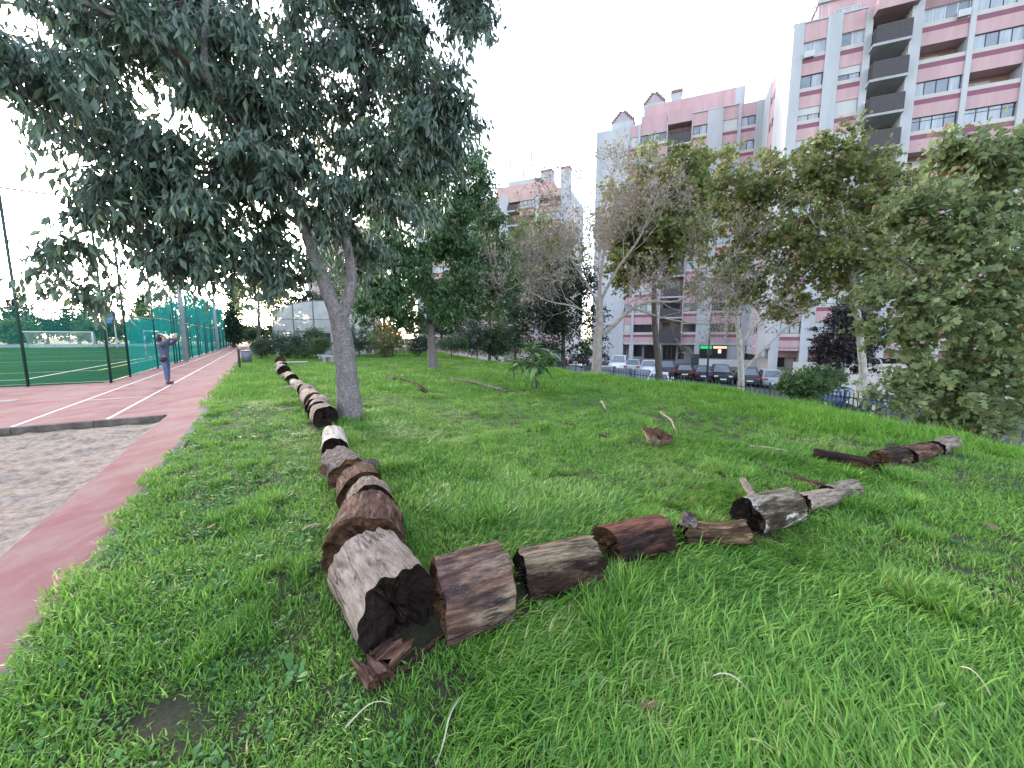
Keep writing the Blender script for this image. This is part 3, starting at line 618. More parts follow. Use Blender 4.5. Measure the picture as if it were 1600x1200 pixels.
def make_tree(name, label, base, limbs, blobs, clumps, clump_r, leaves, leaf, lm, bm, droop=.5, seed=1, kind='oval', group=None, cat='tree', twigs=6, flat=.75, r_branch=.035, surf=.35, crown_name='crown', sparse=0):
    rg = np.random.default_rng(seed); base = Vector(base)
    root = empty(name, base, 0, label, cat, group)
    T = Tubes(); nodes = []; dirs = []; rads = []
    for pts, r0, r1 in limbs:
        P = resample(pts); r = np.linspace(r0, r1, len(P))
        if len(nodes) == 0:
            r = r*(1+.45*np.exp(-np.linspace(0, 6, len(P))*1.6))
        T.add(P, r, 12 if r0 > .1 else 7)
        st = 0 if len(nodes) else len(P)//2
        for i in range(st, len(P)):
            nodes.append(P[i]); dirs.append(unit(P[min(i+1,len(P)-1)]-P[max(i-1,0)])); rads.append(r[i])
    nodes = [np.array(x) for x in nodes]
    vol = np.array([np.prod(b[1]) for b in blobs])**.6; pr = vol/vol.sum()
    C = []
    for k in range(clumps):
        c, rd = blobs[rg.choice(len(blobs), p=pr)]
        v = unit(rg.normal(size=3)); q = rg.uniform(surf, 1)**(1/2.2); C.append(c+v*q*rd)
    C = np.array(C); root0 = nodes[0]
    if sparse:                                   # openings in the crown
        g_ = np.sin(2.1*C[:,0]+.6)*np.sin(1.9*C[:,2]+1.1)+.7*np.sin(3.3*C[:,1]+2*C[:,2])*np.sin(2.7*C[:,0]-C[:,2]); C = C[g_ > sparse]
    C = C[np.argsort(np.linalg.norm(C-nodes[min(len(nodes)-1, 6)], axis=1))]
    LV, LF, LR, off = [], [], [], 0
    for c in C:
        A = np.array(nodes); d = np.linalg.norm(A-c, axis=1) + .6*np.maximum(0, A[:, 2]-c[2])
        j = int(np.argmin(d)); a = A[j]; dd = np.linalg.norm(c-a)
        if dd > .05:
            P = smooth_path(a, unit(dirs[j]*.6+np.array([0,0,.5])+.3*rg.normal(size=3)*.5), c, 6, sag=.15)
            r0 = min(rads[j]*.7, r_branch*(.5+.35*dd)); T.add(P, np.linspace(r0, max(.006, r0*.35), 6), 5)
            for i in (2, 4, 5): nodes.append(P[i]); dirs.append(unit(P[i]-P[i-1])); rads.append(r0*(1-.12*i))
        # twigs with leaves
        cr = clump_r*rg.uniform(.7, 1.3); nt_ = twigs
        td = unit(rg.normal(size=(nt_, 3))*np.array([1,1,flat])+np.array([0,0,.15])); nl = max(1, int(leaves/nt_*rg.uniform(.6,1.4)))
        for tdir in td:
            e = c+tdir*cr; Pt = smooth_path(c, tdir, e, 4, sag=droop*.8); T.add(Pt, np.linspace(.007,.003,4), 3)
            t = rg.uniform(.1, 1.1, nl); ii = np.clip(t*3, 0, 2.999).astype(int); fr = np.clip(t*3-ii, 0, 1.2)[:, None]
            Q = Pt[ii]*(1-fr)+Pt[np.minimum(ii+1,3)]*fr + rg.normal(size=(nl,3))*cr*.13
            ax = unit(tdir[None]*.45+rg.normal(size=(nl,3))*.55+np.array([0,0,-droop*1.5]))
            sd = unit(np.cross(ax, rg.normal(size=(nl,3)))); Ln = leaf[0]*rg.uniform(.5,1.35,nl)
            V, F, rr = leaf_arrays(Q, ax, sd, Ln, Ln*leaf[1]*rg.uniform(.8,1.2,nl), np.clip(rg.beta(1.6,2.2,nl)+rg.normal()*.08,0,1), kind)
            LV.append(V); LF.append(F+off); LR.append(rr); off += len(V)
    T.build('trunk', M[bm], root, base)
    o = npmesh(crown_name, np.concatenate(LV)-np.array(base), np.concatenate(LF), M[lm], root, attr={'rnd': np.concatenate(LR)}); tag(o, kind='stuff')
    return root

# ---- first tree, right behind the row of logs
b0 = gz(548, 656)
tb = Vector((b0.x, b0.y, -.05)); Y0 = b0.y
t1_limbs = [([tb, gy(543,600,Y0), gy(538,545,Y0+.02), gy(531,505,Y0+.03), gy(524,478,Y0+.02)], .205, .155),
 ([gy(529,500,Y0+.02), gy(512,455,Y0-.02), gy(497,415,Y0-.05), gy(484,380,Y0-.1), gy(466,320,Y0-.2), gy(430,250,Y0-.3), gy(400,160,Y0-.2), gy(380,60,Y0)], .135, .05),
 ([gy(531,505,Y0+.02), gy(543,470,Y0+.08), gy(549,430,Y0+.15), gy(543,385,Y0+.2), gy(533,330,Y0+.3), gy(545,250,Y0+.4), gy(570,150,Y0+.5), gy(580,20,Y0+.6)], .11, .045),
 ([gy(488,390,Y0-.1), gy(450,300,Y0-.5), gy(370,190,Y0-1.0), gy(320,120,Y0-1.4), gy(230,50,Y0-1.9), gy(120,0,Y0-2.3)], .08, .03),
 ([gy(478,360,Y0-.15), gy(400,300,Y0-.4), gy(330,270,Y0-.7), gy(220,270,Y0-1.0), gy(120,310,Y0-1.1)], .05, .018),
 ([gy(540,350,Y0+.3), gy(600,250,Y0+.3), gy(660,170,Y0+.3), gy(690,80,Y0+.4)], .06, .02),
 ([gy(320,120,Y0-1.4), gy(320,40,Y0-1.3), gy(330,-60,Y0-1.2)], .05, .03)]
t1_blobs = [BL(655,70,Y0+.4,95,95), BL(570,140,Y0+.3,120,110), BL(450,110,Y0,140,110), BL(300,60,Y0-.8,150,80), BL(110,50,Y0-1.8,140,75), BL(10,150,Y0-2.3,60,60), BL(30,90,Y0-2.5,80,50),
 BL(330,215,Y0-.5,140,75), BL(480,240,Y0-.3,130,75), BL(235,270,Y0-.8,110,55), BL(655,215,Y0+.5,80,60), BL(400,330,Y0-.3,110,55), BL(230,330,Y0-.8,150,50), BL(350,385,Y0-.3,100,45),
 BL(95,315,Y0-1.0,55,35), BL(125,400,Y0-1.1,38,40), BL(125,450,Y0-1.15,35,25), BL(290,415,Y0-.4,45,25), BL(430,415,Y0-.1,55,28), BL(600,295,Y0+.4,70,38), BL(640,-40,Y0+.5,130,70), BL(420,-60,Y0,180,90), BL(170,-70,Y0-1.2,200,80),
 BL(560,385,Y0+.8,35,30), BL(720,130,Y0+.5,38,90), BL(155,165,Y0-1.2,40,30)]
make_tree('broadleaf_tree', 'large forked tree with drooping blue-green leaves standing behind the row of logs', tb, t1_limbs, t1_blobs, 600, .42, 135, (.165,.36), 'leaf_main', 'bark_grey', droop=.95, seed=11, sparse=-.48, twigs=7, r_branch=.028)
# ---- second tree further down the lawn
b0 = gz(677, 577); tb = Vector((b0.x, b0.y, LZ(b0)-.05)); Y0 = b0.y
lim = [([tb, gy(675,540,Y0), gy(672,505,Y0), gy(671,478,Y0)], .21, .15), ([gy(671,480,Y0), gy(655,450,Y0), gy(640,410,Y0-.3), gy(620,350,Y0-.5)], .09,.03),
 ([gy(671,480,Y0), gy(672,430,Y0+.2), gy(680,370,Y0+.3), gy(690,300,Y0+.3)], .10,.03), ([gy(673,478,Y0), gy(690,440,Y0+.4), gy(730,400,Y0+.6), gy(765,370,Y0+.6)], .08,.03)]
bl = [BL(690,300,Y0,70,60), BL(640,350,Y0-.5,75,60), BL(740,360,Y0+.4,55,60), BL(600,420,Y0-.6,45,55), BL(700,420,Y0,90,50), BL(650,470,Y0-.3,75,35), BL(740,450,Y0+.4,60,50), BL(735,270,Y0+.3,32,38), BL(600,480,Y0-.4,45,35), BL(640,250,Y0,60,40)]
make_tree('broadleaf_tree', 'round-crowned green tree with grey trunk in the middle of the lawn', tb, lim, bl, 560, .62, 110, (.18,.5), 'leaf_second', 'bark_grey', droop=.6, seed=21, r_branch=.04)

# ---- bare tree by the street: trunk, limbs and a mass of fine twigs
def bare_tree(name, label, base, limbs, seed, depth=4, leaves=900, aim=None):
    rg = np.random.default_rng(seed); root = empty(name, base, 0, label, 'tree'); T = Tubes(); tips = []
    def grow(p, d, ln, r, lv):
        n = 4; P = [np.array(p)]; q = np.array(p, float); dd = np.array(d, float)
        for i in range(n):
            dd = unit(dd+rg.normal(size=3)*.16+np.array([0,0,.05])); q = q+dd*ln/n; P.append(q.copy())
        T.add(np.array(P), np.linspace(r, r*.5, n+1), 6 if r > .03 else (4 if r > .012 else 3))
        if lv == 0: tips.append(P[-1]); return
        for k in range(rg.integers(3, 7)):
            i = rg.integers(2, n+1); v = unit(rg.normal(size=3)); v -= v@dd*dd
            grow(P[i], unit(dd*.75+unit(v)*rg.uniform(.45,.95)+np.array([0,0,.12])), ln*rg.uniform(.5,.78), max(r*.5,.007), lv-1)
    for pts, r0, r1, ln, lv in limbs:
        P = resample(pts); r = np.linspace(r0, r1, len(P)); T.add(P, r, 10 if r0 > .08 else 7)
        if lv is None: continue
        for i in range(len(P)//4, len(P)):
            if rg.random() < .8 or i == len(P)-1:
                d = unit(P[i]-P[i-1]); v = unit(rg.normal(size=3)); v -= v@d*d
                grow(P[i], unit(d*.5+unit(v)*.75+np.array([0,0,.25])), ln*rg.uniform(.7,1.2), max(.010, r[i]*.35), lv)
    T.build('trunk', M['bark_twig'], root, base)
    tips = np.array(tips); print('tips', len(tips)); n = leaves; Q = tips[rg.integers(0, len(tips), n)]+rg.normal(size=(n,3))*.12
    ax = unit(rg.normal(size=(n,3))+np.array([0,0,-.8])); sd = unit(np.cross(ax, rg.normal(size=(n,3)))); Ln = rg.uniform(.05,.11,n)
    V, F, rr = leaf_arrays(Q, ax, sd, Ln, Ln*.9, rg.random(n), 'star'); o = npmesh('crown', V-np.array(base), F, M['leaf_dry'], root, attr={'rnd': rr}); tag(o, kind='stuff'); return root
p = gz(930, 588, -.25); YB = p.y; base = Vector((p.x, p.y, LZ(p)-.05))
bare_tree('bare_tree', 'leafless tree with pale spreading limbs and thin grey twigs beside the street fence', base,
 [([base, gy(933,560,YB), gy(934,530,YB), gy(937,500,YB), gy(936,465,YB)], .24, .15, 0, None),
  ([gy(937,525,YB), gy(955,512,YB-.1), gy(978,490,YB-.2), gy(1010,472,YB-.2), gy(1060,470,YB), gy(1110,440,YB+.3)], .11, .03, 1.5, 3),
  ([gy(936,470,YB), gy(940,420,YB), gy(950,360,YB+.3), gy(965,300,YB+.5)], .10, .02, 1.5, 3),
  ([gy(936,480,YB), gy(915,440,YB-.3), gy(890,400,YB-.6), gy(870,340,YB-.8)], .07, .02, 1.4, 3),
  ([gy(936,475,YB), gy(965,420,YB-.5), gy(1000,370,YB-.8), gy(1030,300,YB-1)], .075, .02, 1.45, 3),
  ([gy(934,500,YB), gy(900,480,YB-.8), gy(855,470,YB-1.2), gy(820,450,YB-1.4)], .05, .016, 1.4, 3),
  ([gy(990,482,YB-.2), gy(1050,500,YB-.6), gy(1120,505,YB-.8), gy(1175,478,YB-.8)], .045, .016, 1.2, 2)], 5, leaves=7000)

# ---- plane trees along the street
def street_tree(px, Y, zb, trunk, blobs, label, lm, bm, seed, clumps, leaves=60, leaf=(.19,.95), kind='star', cr=.7, r=.2, extra=(), name='plane_tree', group='plane trees along the street'):
    g0 = gy(px, 560, Y); base = Vector((g0.x, Y, zb))
    pts = [base]+[gy(x, y, Y) for x, y in trunk]
    lim = [(pts, r, r*.45)]+[([gy(x, y, Y+dy) for x, y, dy in e], r*.5, r*.15) for e in extra]
    return make_tree(name, label, base, lim, [BL(x, y, Y+dy, rx*1.12, ry*1.12) for x, y, dy, rx, ry in blobs], clumps, cr, leaves, leaf, lm, bm, droop=.35, seed=seed, kind=kind, group=group, r_branch=.05, surf=.15)
street_tree(1028, 20.5, -1.7, [(1030,600),(1028,560),(1024,520),(1022,470),(1025,400),(1030,330)], [(1030,290,0,55,50),(985,330,0,40,45),(1070,340,.5,45,60),(1020,380,0,60,45),(1075,270,.5,28,28),(985,400,0,40,40)],
  'olive-brown plane tree with dark trunk just right of the leafless tree', 'leaf_plane', 'bark_dark', 31, 210, leaves=84)
street_tree(1158, 24, -2.1, [(1158,600),(1157,560),(1154,520),(1150,480),(1150,400),(1155,320)], [(1150,290,0,55,55),(1115,300,-.5,35,60),(1180,330,0,55,60),(1130,380,0,45,45),(1200,400,0,45,50),(1150,440,0,60,30),(1210,270,0,26,24),(1200,300,0,40,30),(1265,470,-.6,30,22),(1225,470,0,30,25)],
  'plane tree with whitish trunk and a long low branch to the right', 'leaf_plane', 'bark_plane', 32, 200, leaves=72, extra=[[(1160,578,0),(1185,555,-.3),(1215,525,-.5),(1250,495,-.6),(1275,470,-.6)],[(1154,540,0),(1185,505,.2),(1215,480,.2)]])
street_tree(1338, 21, -2.2, [(1348,600),(1345,540),(1338,480),(1325,400),(1315,330),(1310,270)], [(1310,250,0,48,45),(1265,260,0,32,40),(1260,330,0,45,60),(1350,290,0,55,55),(1300,380,0,60,50),(1270,420,0,45,35),(1350,400,0,50,60),(1400,300,0,40,40),(1380,360,0,40,60)],
  'thin-leaved brownish plane tree in front of the tall tower', 'leaf_plane', 'bark_plane', 33, 230, leaves=66, extra=[[(1338,480,0),(1370,420,0),(1400,350,0)],[(1330,430,0),(1290,380,0),(1260,330,0)]])
street_tree(1310, 27, -2.6, [(1312,600),(1312,570),(1311,530)], [(1312,530,0,36,44),(1300,555,0,28,24),(1330,500,0,28,30),(1345,540,0,30,40)],
  'small tree with very dark purple leaves in front of the tower', 'leaf_purple', 'bark_dark', 34, 160, leaves=90, kind='oval', leaf=(.16,.6), cr=.5, r=.12, name='purple_leaved_tree', group=None)
# ---- big leafy tree at the right edge, branches down to the grass
YR = 8.6
g0 = gy(1560, 600, YR); base = Vector((g0.x, YR, LZ(g0)-.1))
make_tree('broadleaf_tree', 'dense leafy tree with broad lobed leaves hanging to the grass at the right edge', base,
 [([base, gy(1560,560,YR), gy(1555,470,YR+.1), gy(1550,380,YR+.2), gy(1540,290,YR+.3)], .14, .05), ([gy(1558,540,YR), gy(1500,480,YR-.3), gy(1440,430,YR-.4), gy(1400,400,YR-.3)], .06,.02), ([gy(1558,560,YR), gy(1480,570,YR-.6), gy(1420,560,YR-.6)], .05,.02),
  ([gy(1556,500,YR), gy(1610,430,YR-.2), gy(1660,360,YR-.3)], .06,.02)],
 [BL(1530,290,YR,75,60), BL(1470,340,YR,65,60), BL(1580,330,YR,70,90), BL(1440,420,YR-.3,65,60), BL(1530,430,YR-.3,80,80), BL(1410,490,YR-.4,60,60), BL(1490,520,YR-.6,80,70), BL(1580,500,YR-.5,80,90), BL(1400,560,YR-.5,50,45), BL(1460,610,YR-.6,65,42), BL(1550,610,YR-.8,80,55), BL(1660,420,YR,90,160), BL(1600,240,YR,60,40), BL(1430,360,YR,40,40), BL(1375,420,YR-.2,26,20), BL(1385,610,YR-.8,24,18), BL(1500,235,YR,34,24), BL(1440,300,YR,26,22), BL(1500,655,YR-1.0,45,14)],
 340, .46, 84, (.118,.95), 'leaf_maple', 'bark_dark', droop=.35, seed=41, sparse=-.5, kind='star', twigs=7, r_branch=.022, surf=.25)
# ---- greenery behind the lawn
def bush(px, py, Y, rx, ry, label, lm, seed, clumps=70, leaves=60, leaf=(.12,.5), name='shrub', cat='shrub', kind='oval', cr=.3, group=None, zb=None, droop=.1, blobs=None):
    c = gy(px, py, Y); z0 = zb if zb is not None else LZ(c); base = Vector((c.x, Y, z0-.05))
    top = gy(px, py-ry*.5, Y)
    return make_tree(name, label, base, [([base, base.lerp(top, .5), top], .05, .02)], blobs or [BL(px,py,Y,rx,ry)], clumps, cr, leaves, leaf, lm, 'bark_dark', droop=droop, seed=seed, kind=kind, group=group, cat=cat, surf=.1, crown_name='foliage', r_branch=.02)
street_tree(880, 25, -1.9, [(880,575),(880,540),(880,480)], [(880,480,0,55,45),(850,520,0,50,40),(905,520,0,45,45),(830,480,0,40,40),(890,440,0,40,30)], 'dense dark evergreen tree behind the leafless tree', 'leaf_dark', 'bark_dark', 51, 200, leaves=90, kind='oval', leaf=(.17,.55), cr=.7, name='evergreen_tree', group='trees behind the lawn')
street_tree(805, 27, -1.2, [(805,560),(805,500),(806,430)], [(805,420,0,24,50),(800,490,0,32,40),(812,380,0,16,30),(790,530,0,30,25)], 'slender light green tree left of the leafless tree', 'leaf_light', 'bark_dark', 52, 130, leaves=70, kind='oval', leaf=(.16,.4), cr=.6, r=.13, name='slender_tree', group='trees behind the lawn')
street_tree(850, 34, -2, [(850,560),(850,480),(848,400)], [(845,370,0,40,36),(820,395,0,28,36),(880,400,0,35,40),(850,430,0,50,35)], 'olive-green tree in front of the distant block', 'leaf_plane', 'bark_dark', 53, 150, leaves=45, leaf=(.22,.9), cr=.8, name='broadleaf_tree', group='trees behind the lawn')
street_tree(765, 38, -1, [(765,560),(765,480),(760,400)], [(760,380,0,30,60),(740,440,0,50,60),(780,470,0,35,50),(720,300,0,35,50),(745,260,0,25,25)], 'tall thin-leaved tree behind the round-crowned tree', 'leaf_second', 'bark_dark', 54, 170, leaves=60, kind='oval', leaf=(.25,.45), cr=1.0, name='broadleaf_tree', group='trees behind the lawn')
street_tree(600, 40, -.1, [(600,545),(600,480),(595,400)], [(600,400,0,45,60),(570,440,0,45,50),(630,450,0,45,50),(540,420,0,35,40)], 'green tree behind the greenhouse, seen right of the forked trunk', 'leaf_second', 'bark_dark', 55, 170, leaves=60, kind='oval', leaf=(.25,.45), cr=1.0, name='broadleaf_tree', group='trees behind the lawn')
bush(745, 528, 30, 26, 28, 'blue-green bush at the far edge of the lawn, right of the round-crowned tree', 'leaf_bluebush', 61, 90, 70, cr=.5, leaf=(.16,.35))
bush(775, 535, 28, 22, 24, 'dark bush beside the blue-green bush', 'leaf_dark', 62, 80, 70, cr=.5, leaf=(.16,.45))
bush(705, 537, 29, 26, 13, 'low bright green bush behind the round-crowned tree', 'leaf_second', 63, 70, 60, cr=.4)
bush(655, 538, 30, 24, 14, 'low dark bush left of the round-crowned trunk', 'leaf_dark', 64, 70, 60, cr=.4)
bush(605, 537, 30, 28, 18, 'reddish-green bush under the orange blossom', 'leaf_plane', 65, 80, 60, cr=.4)
bush(612, 520, 31, 26, 12, 'bush covered in orange blossom beside the greenhouse', 'leaf_orange', 66, 50, 50, cr=.35, name='flowering_shrub', leaf=(.12,.8))
bush(560, 530, 30, 26, 20, 'green bush right of the greenhouse', 'leaf_bluebush', 67, 80, 60, cr=.4)
for i, (px, py, rx, ry, lb, lm) in enumerate([(408,543,14,13,'rounded grey-green shrub nearest the litter bin','leaf_bluebush'), (440,538,24,18,'grey-green shrub in front of the greenhouse corner','leaf_bluebush'), (475,536,22,20,'tall grey-green shrub in the middle of the greenhouse front','leaf_bluebush'), (500,541,14,12,'small light shrub in front of the greenhouse','leaf_light'), (465,549,30,8,'low spreading green plant before the greenhouse shrubs','leaf_second'), (494,532,14,22,'thin leafy shrub against the greenhouse wall','leaf_second')]):
    bush(px, py, 27+(i%3)*.8, rx, ry, lb, lm, 70+i, 70, 60, cr=.35, leaf=(.12,.35), group='shrubs before the greenhouse')
bush(1255, 604, 13.5, 28, 15, 'light green leafy shrub beside the blue street fence', 'leaf_light', 81, 70, 50, leaf=(.16,.5), cr=.35, zb=-1.4)
bush(1290, 590, 14.5, 28, 14, 'pale shrub above the blue street fence', 'leaf_light', 82, 50, 40, leaf=(.14,.5), cr=.35, zb=-1.5)
# ---- far trees left and behind the pitch
def far_tree(px, top, Y, rx, label, lm, seed, name='far_tree', kind='oval', conifer=False, clumps=90, low=532):
    base = gy(px, 540, Y); base.z = -.1; tp = gy(px, top, Y); lim = [([base, base.lerp(tp,.4), base.lerp(tp,.8)], .25, .08)]
    h = low-top
    if conifer: bl = [BL(px, top+h*f, Y, max(3, rx*(.25+f*.8)), h*.16) for f in (.12,.3,.5,.7,.88)]
    else: bl = [BL(px, top+h*.42, Y, rx, h*.42), BL(px-rx*.45, top+h*.65, Y, rx*.6, h*.32), BL(px+rx*.45, top+h*.6, Y, rx*.6, h*.36)]
    return make_tree(name, label, base, lim, bl, clumps, Y*.016, 60, (Y*.0062,.55), lm, 'bark_dark', droop=.2, seed=seed, group='trees beyond the pitch' if px < 350 else None, surf=.1, r_branch=.08)
for i, (px, top, Y, rx, lb, lm, cf) in enumerate([(-40,470,88,55,'dark tree beyond the pitch at the left edge','leaf_dark',0), (18,500,84,32,'rounded light green tree beyond the goal','leaf_light',0), (28,455,96,20,'pointed conifer behind the goal','leaf_dark',1), (75,492,92,40,'broad dark tree behind the middle of the goal','leaf_dark',0),
   (125,478,96,26,'dark tree right of the goal','leaf_dark',0), (150,495,90,24,'low dark tree left of the blue board','leaf_second',0), (205,500,92,30,'bushy green tree right of the blue board','leaf_second',0), (222,458,92,16,'pointed conifer beyond the striped goal','leaf_dark',1), (250,470,88,34,'green tree behind the striped goal','leaf_second',0),
   (290,440,84,40,'tall green tree behind the netting','leaf_second',0), (325,465,90,30,'green tree behind the far netting posts','leaf_second',0)]):
    far_tree(px, top, Y, rx, lb, lm, 100+i, conifer=bool(cf))
far_tree(365, 415, 62, 11, 'narrow dark cypress at the end of the track', 'leaf_dark', 121, name='cypress_tree', conifer=True, clumps=120)
far_tree(404, 395, 52, 36, 'tree at the end of the track with the sunset glowing through its leaves', 'leaf_plane', 122, name='broadleaf_tree', clumps=90, low=500)
far_tree(455, 420, 60, 38, 'dark tree behind the left corner of the greenhouse', 'leaf_dark', 123, name='broadleaf_tree', clumps=120)
far_tree(395, 505, 70, 40, 'low hedge at the far end of the track', 'leaf_second', 124, name='hedge', clumps=90, low=534)
far_tree(330, 510, 100, 40, 'hedge beyond the far corner of the pitch', 'leaf_dark', 125, name='hedge', clumps=80, low=534)
far_tree(530, 400, 70, 40, 'dark tree far behind the greenhouse roof', 'leaf_dark', 126, name='broadleaf_tree', clumps=90)
far_tree(690, 470, 62, 60, 'dark tree mass far behind the lawn', 'leaf_dark', 127, name='broadleaf_tree', clumps=110)
# ================================================================== LOGS
PALE = barkmat('weathered_pale_wood', (.15,.105,.085), (.32,.245,.205), (.43,.35,.305), stretch=(1.0,4,4), bump=.8, scale=5, patch=[((.05,.03,.024), 13, .60, .64), ((.20,.135,.105), 3.5, .48, .60)], crack=True)
GREYW = barkmat('grey_weathered_wood', (.10,.07,.055), (.26,.20,.165), (.37,.31,.27), stretch=(1,4,4), bump=.9, scale=6, patch=[((.05,.03,.022), 6, .52, .62)], crack=True)
BROWN = barkmat('red_brown_rotting_wood', (.028,.014,.012), (.13,.062,.045), (.33,.20,.14), stretch=(.8,4.5,4.5), bump=1.0, scale=5, patch=[((.028,.02,.024), 5, .50, .57), ((.36,.27,.20), 6, .58, .64), ((.26,.10,.05), 8, .60, .65)], crack=True)
DARKW = barkmat('dark_wet_bark', (.010,.006,.006), (.028,.016,.014), (.08,.05,.035), stretch=(.8,4.5,4.5), bump=1.0, scale=5, patch=[((.27,.20,.13), 3.0, .52, .60), ((.07,.028,.018), 7, .55, .6)], crack=True, top=((.40,.30,.20), .215, .29))
DARKW2 = barkmat('black_wet_bark', (.008,.005,.006), (.022,.013,.013), (.07,.034,.026), stretch=(.8,4.5,4.5), bump=1.0, scale=5, patch=[((.15,.06,.04), 4, .52, .6), ((.5,.46,.42), 9, .70, .72)], crack=True, top=((.24,.10,.07), .20, .27))
FUNGUS = barkmat('bark_with_white_fungus', (.015,.010,.008), (.06,.042,.03), (.22,.17,.12), stretch=(.8,4,4), bump=.9, scale=5, patch=[((.30,.24,.17), 4, .54, .62), ((.72,.70,.69), 4.5, .55, .57)], top=((.38,.31,.23), .215, .29))
SPLIT = barkmat('split_yellow_wood', (.02,.012,.009), (.10,.06,.035), (.44,.29,.15), stretch=(.6,5,5), bump=1.0, scale=5)
WHITEW = barkmat('bleached_white_wood', (.30,.235,.20), (.52,.45,.41), (.62,.57,.53), stretch=(1,4,4), bump=.6, scale=5, patch=[((.2,.13,.10), 6, .54, .62)], crack=True)
ROUGHB = barkmat('thick_rough_bark', (.03,.022,.022), (.14,.105,.10), (.30,.25,.24), stretch=(4,4,4), bump=1.0, scale=6)
BROWN2 = barkmat('streaked_brown_wood', (.04,.022,.024), (.17,.09,.07), (.36,.23,.17), stretch=(.8,4.5,4.5), bump=1.0, scale=5, patch=[((.045,.035,.045), 4, .50, .58), ((.40,.31,.23), 3.0, .50, .60), ((.34,.14,.07), 7, .60, .66)], crack=True)
STUMPM = barkmat('tan_stump_wood', (.16,.10,.075), (.34,.245,.19), (.45,.36,.29), stretch=(1,4,4), bump=.8, scale=4, crack=True)
CUTD = cutmat('dark_rotten_end', (.006,.004,.004), (.02,.012,.010), (.06,.03,.02))
CUTB = cutmat('brown_rotten_end', (.018,.009,.007), (.085,.042,.024), (.25,.135,.06))
CUTP = cutmat('pale_sawn_end', (.14,.10,.08), (.28,.21,.17), (.38,.31,.26))
LOGS = []
def log(label, c0, c1, r0, r1, bm, cm0, cm1=None, seed=0, lobes=.05, rough=.02, rim0=None, rim1=None, hollow0=.02, hollow1=.02, name='log', group=None, nx=12, nth=36, bend=0, flat=1.0, cat='log', squash=1.0, sub=True):
    rg = np.random.default_rng(seed); c0 = Vector(c0); c1 = Vector(c1); ax = c1-c0; ln = ax.length; ax.normalize()
    mid = (c0+c1)/2; h = mid.z; rot = ax.to_track_quat('X', 'Z')
    root = empty(name, mid - Vector((0,0,max(0,h-.0))), 0, label, cat, group); root.rotation_mode = 'QUATERNION'; root.rotation_quaternion = rot
    off = rot.inverted() @ Vector((0,0,h))
    th = np.linspace(0, 2*np.pi, nth, endpoint=False); xx = np.linspace(0, 1, nx); TH, XX = np.meshgrid(th, xx)
    Rr = r0+(r1-r0)*XX; W_ = 1.0
    for k in (2,3,5): W_ = W_ + lobes/k**.5*np.sin(k*TH+rg.uniform(0,6)+rg.normal()*.5*XX)
    for k in range(9):
        W_ = W_ + .22*rough*np.sin(rg.integers(14,24)*TH+rg.uniform(0,6)+rg.uniform(-2,2)*XX)*np.cos(rg.uniform(4,22)*XX+rg.uniform(0,6))
    for k in range(10):
        W_ = W_ + rough*rg.uniform(.3,1)*np.sin(rg.integers(3,15)*TH+rg.uniform(0,6)+rg.uniform(-3,3)*XX*4)*np.cos(rg.uniform(0,9)*XX+rg.uniform(0,6))
    Rr = Rr*W_
    a0 = rim0(th) if rim0 else .012*rg.normal(size=nth)+.015*np.sin(th+rg.uniform(0,6)); a1 = rim1(th) if rim1 else .012*rg.normal(size=nth)+.015*np.sin(th+rg.uniform(0,6))
    Xp = -ln/2+ln*XX - a0[None]*(1-XX) + a1[None]*XX
    bz = bend*np.sin(np.pi*XX)
    V = np.stack([Xp, Rr*np.cos(TH), Rr*np.sin(TH)*squash-bz], -1).reshape(-1, 3)+np.array(off)
    i = (np.arange(nth)[None]+np.arange(nx-1)[:, None]*nth); j = ((np.arange(nth)+1) % nth)[None]+np.arange(nx-1)[:, None]*nth
    F = np.stack([i, i+nth, j+nth, j], -1).reshape(-1, 4); F = F[:, ::-1]
    npmesh('bark', V, F, bm, root, smooth=True)
    for e, (cm, hol) in enumerate(((cm0, hollow0), (cm1 or cm0, hollow1))):
        ring = np.array(V[:nth] if e == 0 else V[-nth:]); cen = ring.mean(0); sgn = 1 if e == 0 else -1
        fr = [1, .9, .74, .52, .28, .06]; P = []
        for q in fr:
            pr = cen+(ring-cen)*q; pr[:, 0] = ring[:, 0]*q**.5+cen[0]*(1-q**.5) + sgn*hol*(1-q**4) + (rg.normal(size=nth)*.012+.02*np.sin(3*th+q*9))*min(1,(1-q)*6)*min(1, hol*12+.3); P.append(pr)
        P = np.concatenate(P); FF = []
        for a in range(len(fr)-1):
            for b in range(nth):
                c = (b+1) % nth; FF.append((a*nth+b, a*nth+c, (a+1)*nth+c, (a+1)*nth+b) if e else (a*nth+c, a*nth+b, (a+1)*nth+b, (a+1)*nth+c))
        q = npmesh('cut_end', P, np.array(FF), cm, root, smooth=False)
    LOGS.append((c0.copy(), c1.copy(), max(r0, r1)))
    return root, rot, off, mid
def stub(root, rot, off, p_local, d_local, ln, r, bm, cm, seed=0):
    rg = np.random.default_rng(seed); P = [Vector(p_local)+Vector(off)]; d = Vector(d_local).normalized()
    for k in range(4): d = (d+Vector(rg.normal(size=3))*.12).normalized(); P.append(P[-1]+d*ln/4)
    v, f = tube(P, [r*1.25, r, r*.9, r*.85, r*.8], 10, False); o = npmesh('branch_stub', v, np.array(f), bm, root, smooth=True)
    e = MB().add([tuple(x) for x in v[-10:]], [tuple(range(10))]).build('stub_end', cm, root)
def CP(px, py, z): return gz(px, py, z)
